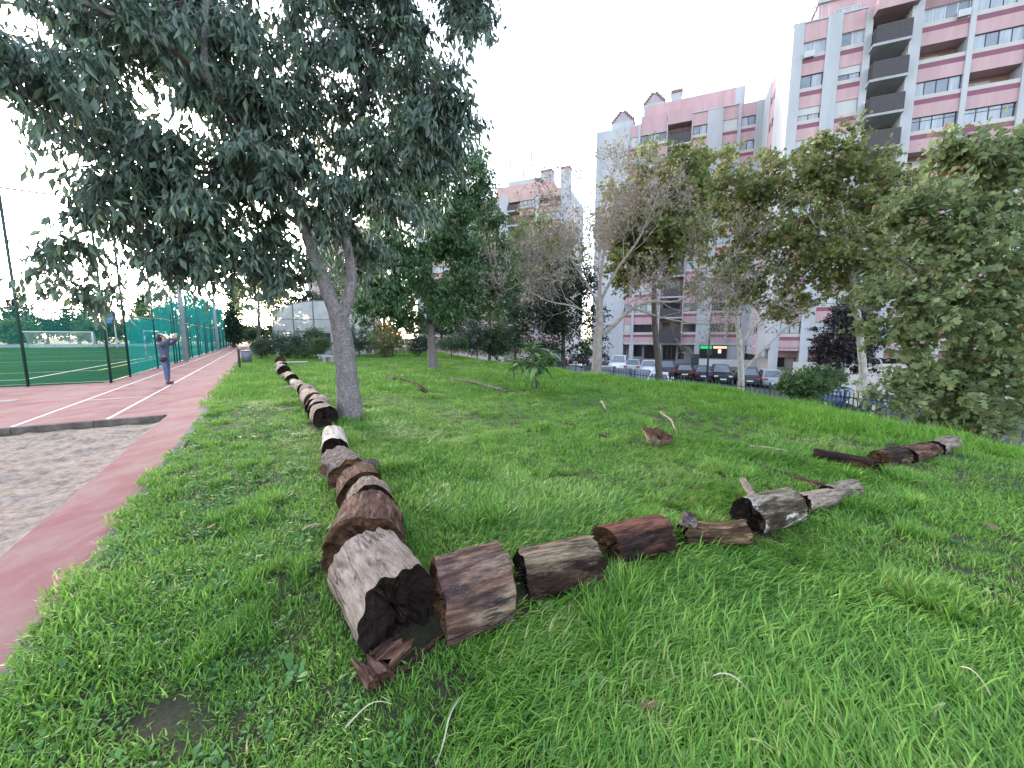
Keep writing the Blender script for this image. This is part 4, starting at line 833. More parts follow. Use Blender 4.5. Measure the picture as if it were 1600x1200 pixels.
def bumpy(seed, a, k=3):
    rg = np.random.default_rng(seed); ph = rg.uniform(0, 6, 4)
    return lambda th: a*(.6*np.sin(th+ph[0])+.4*np.sin(2*th+ph[1])+.35*np.sin(5*th+ph[2])+.25*np.sin(9*th+ph[3]))
# near corner of the two rows
L1 = log('thick pale log with a black broken hollow end, nearest of the long left row', CP(620,952,.18), CP(573,884,.18), .205, .215, PALE, CUTD, CUTB, 1, .05, .012,
    rim0=lambda th: .085*np.clip(np.cos(th+.6),0,1)**1.5+.02*np.sin(5*th)+.012*np.sin(13*th+1), hollow0=.07, nx=32, nth=72)
log('thick red-brown log directly behind the nearest pale log', CP(568,860,.20), CP(577,812,.20), .24, .225, BROWN, CUTB, CUTB, 2, .05, .015, rim0=bumpy(3,.035), hollow0=.05, nx=26, nth=64)
log('short pale block wedged behind the thick red-brown log', CP(580,816,.15), CP(578,794,.15), .165, .16, GREYW, CUTP, CUTB, 4, .06, .015)
log('thin pale log slice standing on edge with a dark hollow face', CP(579,796,.16), CP(576,779,.16), .195, .19, GREYW, CUTD, CUTB, 5, .04, .01, hollow0=.04)
log('short rust-brown crumbling log slice with a hollow face', CP(567,774,.16), CP(559,753,.16), .205, .19, BROWN, CUTB, CUTB, 6, .06, .025, rim0=bumpy(7,.03), hollow0=.10)
r_, q_, o_, m_ = log('rough-barked log with a sawn side branch in the left row', CP(548,742,.14), CP(527,715,.14), .20, .165, ROUGHB, CUTB, CUTB, 8, .09, .04, rim0=bumpy(9,.04), squash=.85)
stub(r_, q_, o_, (-.02,-.1,.0), (-.55,-1,-.05), .26, .06, ROUGHB, CUTP, 3); stub(r_, q_, o_, (-.1,.1,.02), (-.5,1,.05), .16, .07, ROUGHB, CUTB, 4)
log('bleached white log with a dark hollow end in front of the forked tree', CP(524,704,.14), CP(521,681,.14), .165, .155, WHITEW, CUTD, CUTP, 10, .05, .012, hollow0=.10, rim0=bumpy(11,.03))
# the long left row, running away past the forked tree
rowd = [(509,654,.21,.20,GREYW,CUTD,.12,'wide pale slice with a rotten black face beside the forked tree foot'),
 (500,645,.21,.15,GREYW,CUTD,.03,'second pale slice of the left row beyond the forked tree foot'), (494,638,.20,.14,PALE,CUTD,.03,'third pale slice of the left row beyond the forked tree foot'),
 (491,628,.205,.34,PALE,CUTB,.03,'longer greyish log, fourth of the left row beyond the forked tree foot'), (484,619,.20,.34,ROUGHB,CUTB,.03,'dark rough-barked log, fifth of the left row beyond the forked tree foot'),
 (475,611,.18,.25,GREYW,CUTD,.03,'sixth log of the left row beyond the forked tree foot'), (469,606,.16,.22,PALE,CUTD,.03,'seventh log of the left row, pale, beyond the forked tree foot'),
 (463,602,.13,.45,WHITEW,CUTP,.02,'narrow bleached log in the left row before the dark upright slice'), (457,594,.20,.14,DARKW,CUTD,.05,'dark slice with black face, lone in the left row'),
 (447,588,.11,.5,GREYW,CUTB,.02,'thin low log lying between two dark slices of the left row'), (444,581,.25,.20,GREYW,CUTD,.08,'wide log slice with black hollow face far along the left row'),
 (442,572,.20,.35,PALE,CUTD,.03,'pale log behind the wide black-faced slice far along the left row'), (438,564,.28,.35,DARKW,CUTB,.05,'last log at the far end of the left row')]
row_c = [CP(px, py, r*.85) for px, py, r, *_ in rowd]
for i, (px, py, r, ln, bm, cm, hol, lb) in enumerate(rowd):
    c = row_c[i]; rg = np.random.default_rng(200+i)
    if i+1 < len(rowd):
        v_ = row_c[i+1]-c; v_.z = 0; ln = min(v_.length*.93, 1.3); d = (v_.normalized()+N*rg.normal()*.06).normalized()
    else: d = D
    log(lb, c, c+d*ln, r, r*.95, bm, cm, CUTB, 200+i, .06, .02, hollow0=hol, nx=7, nth=26, group='logs in the long left row')
# right row
r_, q_, o_, m_ = log('thick brown log block with orange streaks, first of the right row', CP(683,938,.18), CP(783,908,.18), .215, .215, BROWN2, CUTB, CUTB, 20, .05, .014, rim0=bumpy(21,.015), hollow0=.03, rim1=lambda th: .02*np.sin(th+1)+.006*np.sin(7*th), hollow1=.06, nx=30, nth=64)
log('dark wet log with yellowish top, second of the right row', CP(813,900,.13), CP(924,876,.13), .155, .155, DARKW, CUTD, CUTD, 22, .05, .014, rim0=bumpy(23,.02), hollow0=.05, nx=26, nth=52)
log('black wet log with reddish top, third of the right row', CP(946,855,.115), CP(1031,833,.115), .145, .135, DARKW2, CUTB, CUTD, 24, .05, .018, rim0=bumpy(25,.025), hollow0=.06, nx=26, nth=52)
r_, q_, o_, m_ = log('thin bowed log with split yellow flank, fourth of the right row', CP(1068,832,.08), CP(1164,830,.08), .10, .095, SPLIT, CUTD, CUTD, 26, .07, .03, rim0=bumpy(27,.03), hollow0=.04, bend=.025, nx=16)
stub(r_, q_, o_, (-.2,.0,.06), (.15,.25,.8), .09, .06, ROUGHB, CUTD, 5)
r_, q_, o_, m_ = log('stout log with white fungus patch and a stub pointing up', CP(1167,809,.11), CP(1237,789,.11), .15, .14, FUNGUS, CUTD, CUTD, 28, .06, .02, rim0=bumpy(29,.03), hollow0=.05, nx=26, nth=52)
stub(r_, q_, o_, (-.13,.06,.10), (-.05,.35,1), .19, .032, PALE, CUTP, 6)
log('short pinkish-grey log right of the log with white fungus', CP(1252,787,.07), CP(1298,776,.07), .09, .085, PALE, CUTD, CUTD, 30, .06, .02)
log('last small grey-brown log at the end of the right row', CP(1293,773,.075), CP(1335,762,.075), .085, .08, GREYW, CUTD, CUTP, 31, .06, .02)
# further pieces on the right
log('long thin rotten dark branch lying behind the right row', CP(1178,725,.025), CP(1296,765,.025), .035, .045, BROWN, CUTD, CUTD, 32, .15, .08, nx=26, nth=14, name='rotten_branch', cat='branch', bend=.01)
log('long black log lying alone before the short far row', CP(1275,709,.08), CP(1372,729,.08), .075, .08, DARKW2, CUTD, CUTD, 33, .1, .04, nx=22, nth=22)
log('brown log, first of the short far row at right', CP(1374,719,.09), CP(1412,711,.09), .115, .115, DARKW, CUTB, CUTD, 34, .05, .02)
log('larger brown log, second of the short far row at right', CP(1414,713,.09), CP(1446,704,.09), .12, .115, BROWN, CUTD, CUTD, 35, .05, .02)
log('small yellowish log, third of the short far row at right', CP(1447,706,.07), CP(1458,702,.07), .10, .095, SPLIT, CUTD, CUTD, 36, .05, .02)
log('pale log at the far end of the short far row at right', CP(1460,702,.08), CP(1486,692,.08), .11, .105, GREYW, CUTD, CUTP, 37, .05, .02)
# stump piece in the middle of the lawn
c = gz(1025, 694); log('flared pale tree stump piece sitting in the grass of the lawn', Vector((c.x-.01,c.y,.0)), Vector((c.x+.01,c.y-.03,.17)), .10, .21, STUMPM, CUTP, CUTB, 40, .06, .012, hollow1=.03, name='tree_stump', cat='stump', nx=8)
# rotten pieces fallen out of the hollow log
def chunk(label, c, size, seed, m1, rz):
    rg = np.random.default_rng(seed); P0 = Vector(c)-Vector((math.cos(rz),math.sin(rz),.05))*size[0]/2; P1 = Vector(c)+Vector((math.cos(rz),math.sin(rz),.15))*size[0]/2
    return log(label, P0, P1, size[1], size[1]*.8, m1, CUTB, CUTB, seed, .10, .05, rim0=lambda th: .03*np.sin(4*th+1)+.025*rg.normal(size=len(th)), rim1=lambda th: .03*np.sin(3*th)+.03*rg.normal(size=len(th)), name='rotten_wood_chunk', cat='wood chunk', nx=7, nth=20, squash=.75)
chunk('blocky red-brown rotten chunk below the hollow log end', gz(612,1020,.06), (.12,.075), 50, BROWN, .9)
chunk('dark rotten chunk lying nearest the camera below the hollow log', gz(584,1052,.05), (.13,.065), 51, BROWN, 2.4)
chunk('crumbled rusty bit of wood beside the dark rotten chunk', gz(616,1052,.02), (.09,.025), 52, BROWN, .3)
chunk('splintered stick of wood between the two nearest logs', gz(672,1010,.03), (.16,.018), 53, BROWN, .9)
def stick(label, p0, p1, r, m1, seed, name='stick', cat='stick', arch=.02):
    rg = np.random.default_rng(seed); a = Vector(p0); b = Vector(p1); n = 9; P = []
    sd = (b-a).cross(Vector((0,0,1))).normalized()*(b-a).length
    for i in range(n):
        t = i/(n-1); P.append(a.lerp(b, t)+Vector((0,0,arch*math.sin(math.pi*t)))+sd*(.022*math.sin(2.2*math.pi*t+seed)))
    base = a.copy(); root = empty(name, base, 0, label, cat, None)
    v, f = tube([p-base for p in P], np.linspace(r, r*.6, n)*(1+.15*rg.normal(size=n)), 7, True); MB().add(v, f).build('stem', m1, root, True); return root
SK = barkmat('dry_stick', (.24,.17,.12), (.38,.29,.22), (.46,.37,.29), stretch=(2,2,2), scale=6, bump=.3)
STRAW = mat('dry_straw', (.42,.38,.27), .8, .2, 8)
stick('pale stick leaning in the grass behind the stump piece', gz(1034,644,.12), gz(1058,672,.02), .022, SK, 1)
stick('short pale stick standing in the grass left of the stump piece', gz(940,627,.14), gz(947,640,.0), .03, SK, 2, arch=0)
stick('long thin pale stick lying on the grass right of the stump piece', gz(1170,697,.03), gz(1265,712,.03), .016, SK, 3)
stick('thin dark twig lying in the grass left of the stump piece', gz(880,660,.04), gz(920,672,.02), .02, DARKW, 4)
stick('small dark twig nearest the stump piece', gz(936,680,.04), gz(956,684,.02), .025, DARKW, 5)
stick('pale branch lying across the far part of the left row', gz(436,609,.06), gz(462,603,.2), .03, SK, 6)
stick('dark branch on the grass right of the forked tree', gz(610,588,.09), gz(672,612,.08), .09, DARKW, 7)
stick('thin branch on the grass right of the round-crowned tree', gz(708,592,.08), gz(792,610,.06), .075, GREYW, 8)
stick('pale splinter lying in the grass left of the thick red-brown log', gz(472,829,.06), gz(504,820,.06), .012, SK, 9)
stick('curled dry straw in the grass at lower right of centre', gz(1108,1060,.06), gz(1175,1088,.07), .004, STRAW, 10, 'straw', 'straw', .06)
stick('long bent dry straw near the right edge', gz(1500,1042,.08), gz(1552,1100,.05), .0035, STRAW, 11, 'straw', 'straw', .05)
stick('dry straw in the grass near the bottom left of centre', gz(540,1138,.07), gz(612,1100,.08), .003, STRAW, 12, 'straw', 'straw', .05)
stick('light dry stalk at the bottom middle of the grass', gz(680,1195,.07), gz(720,1085,.06), .0035, STRAW, 13, 'straw', 'straw', .02)
stick('reddish dry stalk low in the grass right of centre', gz(1455,1132,.05), gz(1474,1098,.08), .006, SK, 14, 'straw', 'straw', .02)
DRYLEAF = leafmat('dry_leaf', [(0,(.16,.08,.05)),(1,(.34,.20,.12))], trans=.15)
YLEAF = leafmat('yellowed_leaf', [(0,(.35,.32,.10)),(1,(.45,.42,.2))], trans=.2)
for i, (px, py, s, m1, lb) in enumerate([(1016,1102,.09,DRYLEAF,'curled brown leaf on the grass below the right row'), (1548,822,.12,DRYLEAF,'dark dry leaf on the grass near the right edge'), (1440,752,.10,DRYLEAF,'small brown leaf right of the small end log'), (400,682,.11,YLEAF,'pale yellow leaf on the grass beside the track'), (375,683,.10,YLEAF,'yellowed leaf nearest the track edge'), (725,800,.07,DRYLEAF,'small reddish leaf in the middle of the lawn'), (330,822,.08,DRYLEAF,'brown leaf among the weeds by the track'), (1228,1102,.10,YLEAF,'light green fallen leaf upright in the near grass')]):
    c = gz(px, py, .07); root = empty('fallen_leaf', c, i*1.3, lb, 'leaf')
    V = [(-.5,0,0),(-.2,.22,.05),(.2,.18,.03),(.5,0,.12),(.2,-.18,.06),(-.2,-.22,.08),(0,0,-.02)]; V = [(a*s,b*s,c_*s) for a,b,c_ in V]
    o = MB().add(V, [(6,0,5),(6,1,0),(6,2,1),(6,3,2),(6,4,3),(6,5,4)]).build('blade', m1, root)

# ================================================================== STREET FENCE
FP = [Vector(p) for p in ((12.9,7.0,0),(12.5,10,0),(12.1,12.4,0),(11.4,14.4,0),(9.6,16.6,0),(7.2,18.8,0),(4.6,21.6,0),(2.2,25.2,0))]
fz = lambda p: float(H(p.x, p.y))
fence = empty('street_fence', (FP[0].x, FP[0].y, fz(FP[0])), 0, 'blue-grey metal railing fence between the lawn and the parked cars', 'fence')
B0 = fence.location.copy()
barm = MB().box(-.012,.012,-.012,.012,0,1.06); bme = bpy.data.meshes.new('bar'); bme.from_pydata(barm.v, [], barm.f); bme.materials.append(M['fence_blue'])
pom = MB().box(-.03,.03,-.03,.03,-.3,1.2); pme = bpy.data.meshes.new('post'); pme.from_pydata(pom.v, [], pom.f); pme.materials.append(M['fence_blue'])
def put(me, name, par, loc): o = bpy.data.objects.new(name, me); link(o, par); o.location = loc; return o
for a, b in zip(FP[:-1], FP[1:]):
    n = max(1, round((b-a).length/1.25))
    for k in range(n):
        p = a.lerp(b, k/n); q = a.lerp(b, (k+1)/n); zp, zq = fz(p), fz(q); P = Vector((p.x,p.y,zp))-B0; Q = Vector((q.x,q.y,zq))-B0
        put(pme, 'post', fence, P)
        for hz in (.12, .95): MB().bar(P+Vector((0,0,hz)), Q+Vector((0,0,hz)), .035).build('rail', M['fence_blue'], fence)
        for j in range(1, 8): put(bme, 'bar', fence, P.lerp(Q, j/8)+Vector((0,0,.07)))

# ================================================================== PITCH FENCE, NETS, GOALS
pf = empty('pitch_fence', TR(18.8,-4.4,-.03), 0, 'tall dark green steel fence with teal netting around the sports pitch', 'fence'); PB = pf.location.copy()
POST = M['green_steel']; NET = netmat('teal_net', (.012,.26,.25), .66); CHAIN = netmat('green_chain_mesh', (.01,.10,.09), .30)
def post(p, h, r=.05, name='post', m1=None): return MB().tube([p-PB, p-PB+Vector((0,0,h))], r, 8).build(name, m1 or POST, pf, True)
side_a = [18.8, 21.2, 26.3]+[26.3+5.6*k for k in range(1, 13)]
for k, a in enumerate(side_a):
    post(TR(a,-4.4,-.03), 6.2 if a < 26 else 5.6, .04)
    if a > 26.4: post(TR(a+1.0,-4.38,-.03), 3.2, .035, 'gate_post'); post(TR(a-.9,-4.38,-.03), 3.0, .035, 'gate_post')
end_o = [-4.4, -6.3, -11.5, -17, -22.5, -28, -34]
for o in end_o[1:]: post(TR(18.8,o,-.03), 6.2, .04)
def rail(p, q, w=.05, name='rail'): return MB().bar(p-PB, q-PB, w).build(name, POST, pf)
def panel(p, q, z0, z1, m1, name='net_panel'):
    u = Vector((0,0,1)); mb = MB(); n = 6
    for i in range(n):
        a = p.lerp(q, i/n)-PB; b = p.lerp(q, (i+1)/n)-PB; mb.add([a+u*z0, b+u*z0, b+u*z1, a+u*z1], [(0,1,2,3)])
    return mb.build(name, m1, pf)
for a, b in zip(end_o[:-1], end_o[1:]):
    p, q = TR(18.8,a,-.03), TR(18.8,b,-.03); u = Vector((0,0,1))
    for z in (.06, 2.5, 4.55, 6.1): rail(p+u*z, q+u*z, .045)
    rail(p+u*2.5, q+u*4.55, .035, 'brace'); panel(p, q, .05, 2.5, CHAIN, 'mesh_panel')
for a, b in zip(side_a[:-1], side_a[1:]):
    p, q = TR(a,-4.4,-.03), TR(b,-4.4,-.03); u = Vector((0,0,1)); full = a > 21
    for z in ((.06, 2.5, 4.55, 6.1) if a < 26 else (.06, 2.6, 5.55)): rail(p+u*z, q+u*z, .04)
    if a < 19: rail(p+u*2.5, q+u*4.55, .035, 'brace')
    panel(p, q, .05, 2.5 if a < 26 else 5.55, NET if a > 21 else CHAIN)
# floodlight masts beside the track
def mast(a, o, h, label):
    root = empty('light_mast', TR(a,o,-.02), 0, label, 'mast', 'masts beside the track')
    MB().tube([(0,0,0),(0,0,h*.5),(0,0,h)], [.15,.12,.08], 12).build('pole', M['steel'], root, True)
    MB().box(-.22,.22,-.22,.22,0,.03).build('base_plate', M['steel'], root)
    for s in (-.5, .5): MB().box(s-.22,s+.22,-.1,.15,h-.2,h+.25).build('floodlight', M['steel'], root)
    MB().box(-.75,.75,-.04,.04,h-.28,h-.2).build('crossarm', M['steel'], root)
mast(33.5, -4.15, 11, 'grey light mast beside the track, nearer one'); mast(58, -4.15, 11, 'grey light mast beside the track, farther one')
# goals
def goal(p, q, h, dep, label, striped, r=.06):
    root = empty('goal', p, 0, label, 'goal'); q = q-p; u = Vector((0,0,1))
    back = dep
    for b_, nm in ((Vector((0,0,0)),'post'), (q,'post')):
        if striped:
            o = MB().tube([b_, b_+u*h], r, 8).build(nm, M['whitepaint'], root, True)
            for k in range(4): MB().tube([b_+u*(.2+k*.5), b_+u*(.45+k*.5)], r+.006, 8).build('red_band', M['redpaint'], o, True)
        else: MB().tube([b_, b_+u*h], r, 10).build(nm, M['whitepaint'], root, True)
    MB().tube([u*h, q+u*h], r, 10).build('crossbar', M['whitepaint'], root, True)
    for b_ in (Vector((0,0,0)), q): MB().tube([b_+u*h, b_+back*.45+u*h, b_+back], .025, 6).build('net_stay', M['whitepaint'], root, True)
    mb = MB(); mb.add([u*h, q+u*h, q+back*.45+u*h, back*.45+u*h, back, q+back], [(0,1,2,3),(3,2,5,4)]); mb.build('net', netmat('white_goal_net', (.5,.55,.55), .16), root)
gp = gy(36, 541, 57); gq = gp + N*7.3
goal(Vector((gp.x,gp.y,-.03)), Vector((gq.x,gq.y,-.03)), 2.44, D*1.8, 'large white football goal at the far side of the pitch', False, .09)
gp = TR(34.2,-6.2,-.03); goal(gp, TR(38.4,-6.2,-.03), 2.0, N*1.0, 'small red and white striped goal beside the netting', True, .05)
# far boundary of the pitch, board and pole
wl = empty('low_wall', TR(95,-4.4,-.1), 0, 'low white wall along the far end of the pitch', 'wall')
for k in range(12): MB().bar(TR(95,-4.5-6*k,.2)-wl.location, TR(95,-4.5-6*k-5.95,.2)-wl.location, .15, .5).build('wall_panel', M['pale_concrete'], wl)
p = gy(161, 505, 62); q = gy(182, 505, 62)
bb = empty('billboard', (p.x,p.y,-.1), 0, 'blue board on posts beyond the pitch', 'board'); wv = Vector((q.x-p.x, q.y-p.y, 0)); B_ = mat('blue_board', (.05,.16,.42), .5, .15, .5)
z0_, z1_ = gy(165,505,62).z+.1, gy(165,488,62).z+.1
MB().bar(Vector((0,0,(z0_+z1_)/2)), wv+Vector((0,0,(z0_+z1_)/2)), .15, z1_-z0_).build('panel', B_, bb)
MB().bar(Vector((0,-.09,(z0_*.6+z1_*.4)))+wv*.45, wv+Vector((0,-.09,(z0_*.6+z1_*.4))), .04, .35).build('light_band', mat('light_blue_band', (.15,.35,.7), .5), bb)
for f in (.15,.85): MB().tube([wv*f, wv*f+Vector((0,0,z0_))], .1, 8).build('post', M['steel'], bb)
p = gy(199, 540, 75); up = empty('utility_pole', (p.x,p.y,-.1), 0, 'thin utility pole with crossarms beyond the pitch', 'pole'); hh = gy(199,452,75).z
MB().tube([(0,0,0),(0,0,hh)], [.16,.1], 8).build('pole', M['concrete'], up)
for z in (hh-.6, hh-1.8): MB().box(-1.2,1.2,-.06,.06,z,z+.12).build('crossarm', M['concrete'], up)

# ================================================================== GREENHOUSE
YG = 33.0; GP = gy(429, 540, YG); GP.z = -.05; GQ = gy(583, 540, YG+1.5); GQ.z = -.05
gw = (GQ-GP).length; ga = math.atan2(GQ.y-GP.y, GQ.x-GP.x)
gh = empty('greenhouse', GP, ga, 'arched greenhouse clad in whitish translucent sheeting behind the shrubs', 'greenhouse')
def plastic():
    m, t, o = newmat('translucent_sheeting'); b = nd(t, 'ShaderNodeBsdfPrincipled', Roughness=.45); b.inputs['Base Color'].default_value = (.5,.51,.53,1)
    tr = nd(t, 'ShaderNodeBsdfTranslucent'); tr.inputs[0].default_value = (.42,.44,.43,1); tp = nd(t, 'ShaderNodeBsdfTransparent')
    m1 = nd(t, 'ShaderNodeMixShader'); m1.inputs[0].default_value = .4; L(t, b.outputs[0], m1.inputs[1]); L(t, tr.outputs[0], m1.inputs[2])
    n = nd(t, 'ShaderNodeTexNoise', Scale=.9, Detail=5); L(t, coords(t), n.inputs['Vector']); r = ramp(t, [(.35,(.12,)*3),(.7,(.5,)*3)]); L(t, n.outputs['Fac'], r.inputs['Fac'])
    m2 = nd(t, 'ShaderNodeMixShader'); L(t, r.outputs[0], m2.inputs[0]); L(t, m1.outputs[0], m2.inputs[1]); L(t, tp.outputs[0], m2.inputs[2]); L(t, m2.outputs[0], o.inputs['Surface']); return m
M['dull_steel'] = mat('dull_steel', (.13,.14,.16), .6, .15, 2)
PL = plastic(); EV = 3.15; RG = 4.75; GL = 14
def arch(x): t = (x/gw-.5)*2; return EV+(RG-EV)*math.sqrt(max(0, 1-t*t))
xs_ = [gw*(.5-.5*math.cos(math.pi*i/16)) for i in range(17)]
for yy in range(0, 6):
    y = yy*GL/5; MB().tube([(x,y,arch(x)) for x in xs_], .035, 6).build('hoop', M['dull_steel'], gh, True)
    for x in (0, gw): MB().box(x-.05,x+.05,y-.05,y+.05,0,EV).build('side_post', M['frame_white'], gh)
    if yy < 5:
        for i in range(16):
            a, b = xs_[i], xs_[i+1]; MB().add([(a,y+.03,arch(a)+.04),(b,y+.03,arch(b)+.04),(b,y+GL/5-.03,arch(b)+.04),(a,y+GL/5-.03,arch(a)+.04)], [(0,1,2,3)]).build('roof_sheet', PL, gh, True)
        for x in (0, gw): MB().box(x-.02,x+.02,y+.06,y+GL/5-.06,.1,EV-.05).build('side_sheet', PL, gh)
nb = 5
for i in range(nb):
    a, b = gw*i/nb, gw*(i+1)/nb; ub(gh, 'gable_post', M['dull_steel'], a-.04, a+.04, -.05, .03, 0, arch(a))
    for z0, z1 in ((.1,1.1),(1.13,2.1),(2.13,EV)):
        if i == 2 and z0 > 1 and z1 < 2.2: ub(gh, 'vent_opening', M['glass_dark'], a+.06, b-.3, -.02, .0, z0+.1, z1-.1)
        ub(gh, 'gable_sheet', PL, a+.05, b-.05, .0, .012, z0, z1)
    xa = np.linspace(a+.05, b-.05, 6); v = [(x,.006,EV+.03) for x in xa]+[(x,.006,arch(x)-.03) for x in xa[::-1]]; MB().poly(v).build('gable_sheet', PL, gh)
for z in (1.115, 2.115, EV+.015): MB().box(0, gw, -.04, -.005, z-.02, z+.02).build('gable_rail', M['dull_steel'], gh)

# ================================================================== BIN, BENCHES, PLANTER
p = gz(375, 577); bn = empty('litter_bin', (p.x,p.y,0), ga*0+R(20), 'grey litter bin hung on a dark post beside the track', 'bin')
MB().box(-.04,.04,-.04,.04,0,1.0).build('post', M['black'], bn); MB().box(-.05,.52,-.03,.03,.96,1.02).build('arm', M['black'], bn)
GB = mat('grey_bin_metal', (.15,.16,.2), .5, .1, 2, metal=.3)
MB().tube([(.32,0,.35),(.32,0,.9)], [.2,.23], 20).build('bucket', GB, bn, True); MB().tube([(.32,0,.9),(.32,0,.93)], .24, 20).build('rim', GB, bn, True)
def bench(px, py, w, d, h, rz, label):
    p = gz(px, py); root = empty('concrete_bench', (p.x,p.y,LZ(p)-.02), rz, label, 'bench', 'concrete benches behind the forked tree')
    MB().box(-w/2,w/2,-d/2,d/2,h-.1,h).build('seat', M['pale_concrete'], root)
    for s in (-1, 1): MB().box(s*(w/2-.16)-.1, s*(w/2-.16)+.1, -d/2+.06, d/2-.06, 0, h-.1).build('leg', M['pale_concrete'], root)
    MB().box(-w/2+.26, w/2-.26, -.06, .06, 0, h-.1).build('web', M['pale_concrete'], root)
bench(515, 567, .75, .6, .46, .1, 'pale concrete bench nearest the forked tree trunk'); bench(506, 563, .7, .5, .42, -.5, 'pale concrete bench behind the nearest one, to its left'); bench(524, 553, .7, .5, .46, .2, 'farthest pale concrete bench half hidden by the forked trunk')
p = gz(464, 570); pp_ = empty('concrete_slab', (p.x,p.y,LZ(p)-.03), .3, 'flat weathered concrete slab lying behind the left row', 'slab'); MB().box(-.6,.6,-.3,.3,0,.2).build('slab_body', M['concrete'], pp_)
p = gz(421, 554); wb = empty('planter', (p.x,p.y,LZ(p)), 0, 'brown round planter at the far end of the left row', 'planter'); MB().tube([(0,0,.15),(0,0,.3),(0,0,.62)], [.2,.34,.42], 16).build('bowl', BROWN, wb, True)
MB().tube([(0,0,.0),(0,0,.15)], [.12,.1], 10).build('foot', BROWN, wb, True); MB().tube([(0,0,.62),(0,0,.68)], [.45,.45], 16).build('rim', GREYW, wb, True)

# ================================================================== PERSON photographing with raised arms, facing right
def skin(name, pts, edges, m1, parent, levels=2, rootv=0):
    me = bpy.data.meshes.new(name); me.from_pydata([p[:3] for p in pts], edges, []); o = bpy.data.objects.new(name, me); link(o, parent)
    md = o.modifiers.new('skin', 'SKIN'); md.use_smooth_shade = True
    for i, p in enumerate(pts):
        r = p[3]; sv = me.skin_vertices[0].data[i]; sv.radius = r if isinstance(r, tuple) else (r, r)
    me.skin_vertices[0].data[rootv].use_root = True
    ss = o.modifiers.new('sub', 'SUBSURF'); ss.levels = levels; ss.render_levels = levels; me.materials.append(m1); return o
pp = gz(262, 600, -.02)
pe = empty('person', (pp.x, pp.y, -.015), R(4), 'person in grey-blue jacket and jeans holding a phone up with both arms', 'person')
SKIN = mat('skin', (.46,.27,.2), .55, .05); JK = mat('slate_jacket', (.075,.09,.155), .8, .2, 9); JN = mat('blue_jeans', (.085,.115,.21), .85, .2, 12); SHO = mat('dark_red_shoes', (.06,.018,.022), .6, .2, 8); HAIR = mat('dark_hair', (.014,.011,.013), .5, .3, 20)
bp_ = [(0,0,.90,.10),(0,0,1.08,.09),(0,0,1.25,.10),(.01,0,1.37,.07),(.02,0,1.44,.05),(.035,0,1.52,.075),(.04,0,1.61,.085),
  (0,.16,1.35,.06),(.17,.20,1.36,.045),(.36,.10,1.55,.035),(.41,.06,1.62,.03),(0,-.16,1.35,.06),(.17,-.20,1.36,.045),(.36,-.10,1.55,.035),(.41,-.06,1.62,.03),
  (-.01,.09,.84,.07),(-.03,.115,.48,.05),(-.06,.115,.10,.035),(-.03,.115,.05,.035),(.02,-.09,.84,.07),(.08,-.115,.48,.05),(.09,-.115,.10,.035),(.12,-.115,.05,.035)]
be_ = [(0,1),(1,2),(2,3),(3,4),(4,5),(5,6),(3,7),(7,8),(8,9),(9,10),(3,11),(11,12),(12,13),(13,14),(0,15),(15,16),(16,17),(17,18),(0,19),(19,20),(20,21),(21,22)]
nb_ = len(bp_)
for s, wv_ in ((1, 10), (-1, 14)):
    for k in range(4):
        i = len(bp_); y = s*(.055-.012*0); bp_ += [(.43+.012*k, y*.9, 1.645+.014*(k-1.5)+.02, .0095), (.455+.008*k, y*.55, 1.655+.018*(k-1.5)+.02, .0085), (.455, y*.25, 1.655+.02*(k-1.5)+.02, .008)]
        be_ += [(wv_, i), (i, i+1), (i+1, i+2)]
    i = len(bp_); bp_ += [(.40, s*.045, 1.655, .011), (.415, s*.03, 1.685, .009)]; be_ += [(wv_, i), (i, i+1)]
skin('body', bp_, be_, SKIN, pe)
skin('jacket', [(0,0,.82,(.135,.155)),(0,0,1.0,(.115,.14)),(0,0,1.16,(.12,.15)),(0,0,1.29,(.12,.15)),(.01,0,1.385,.08),(0,.165,1.36,.085),(.17,.20,1.365,.072),(.36,.10,1.55,.052),(0,-.165,1.36,.085),(.17,-.20,1.365,.072),(.36,-.10,1.55,.052)],
  [(0,1),(1,2),(2,3),(3,4),(3,5),(5,6),(6,7),(3,8),(8,9),(9,10)], JK, pe)
skin('trousers', [(0,0,.94,.125),(-.01,.09,.80,.085),(-.03,.115,.48,.066),(-.06,.115,.10,.055),(.02,-.09,.80,.085),(.08,-.115,.48,.066),(.09,-.115,.10,.055)], [(0,1),(1,2),(2,3),(0,4),(4,5),(5,6)], JN, pe)
for x, y in ((-.05,.115),(.10,-.115)): skin('shoe', [(x-.06,y,.06,.055),(x+.04,y,.055,.052),(x+.17,y,.035,.04)], [(0,1),(1,2)], SHO, pe)
skin('hair', [(-.01,0,1.67,.105),(-.055,0,1.61,.13),(-.075,0,1.50,.125),(-.07,0,1.40,.09)], [(0,1),(1,2),(2,3)], HAIR, pe)
for s in (-1,1):
    MB().tube([(.112,s*.032,1.625),(.122,s*.032,1.626)], .011, 8).build('eye', M['black'], pe)
    MB().tube([(.02,s*.083,1.60),(.02,s*.1,1.605)], [.028,.018], 8).build('ear', SKIN, pe)
MB().tube([(.11,0,1.625),(.14,0,1.595),(.118,0,1.588)], [.008,.018,.01], 8).build('nose', SKIN, pe, True)
MB().box(.108,.122,-.025,.025,1.558,1.568).build('mouth', SHO, pe)
bg_ = skin('waist_bag', [(.14,-.10,.84,.08),(.07,-.17,.84,.11),(-.03,-.17,.85,.09)], [(0,1),(1,2)], M['black'], pe)
ph = empty('smartphone', (pp.x+.45, pp.y, 1.60), R(4), 'phone held up in both hands by the person on the track', 'phone')
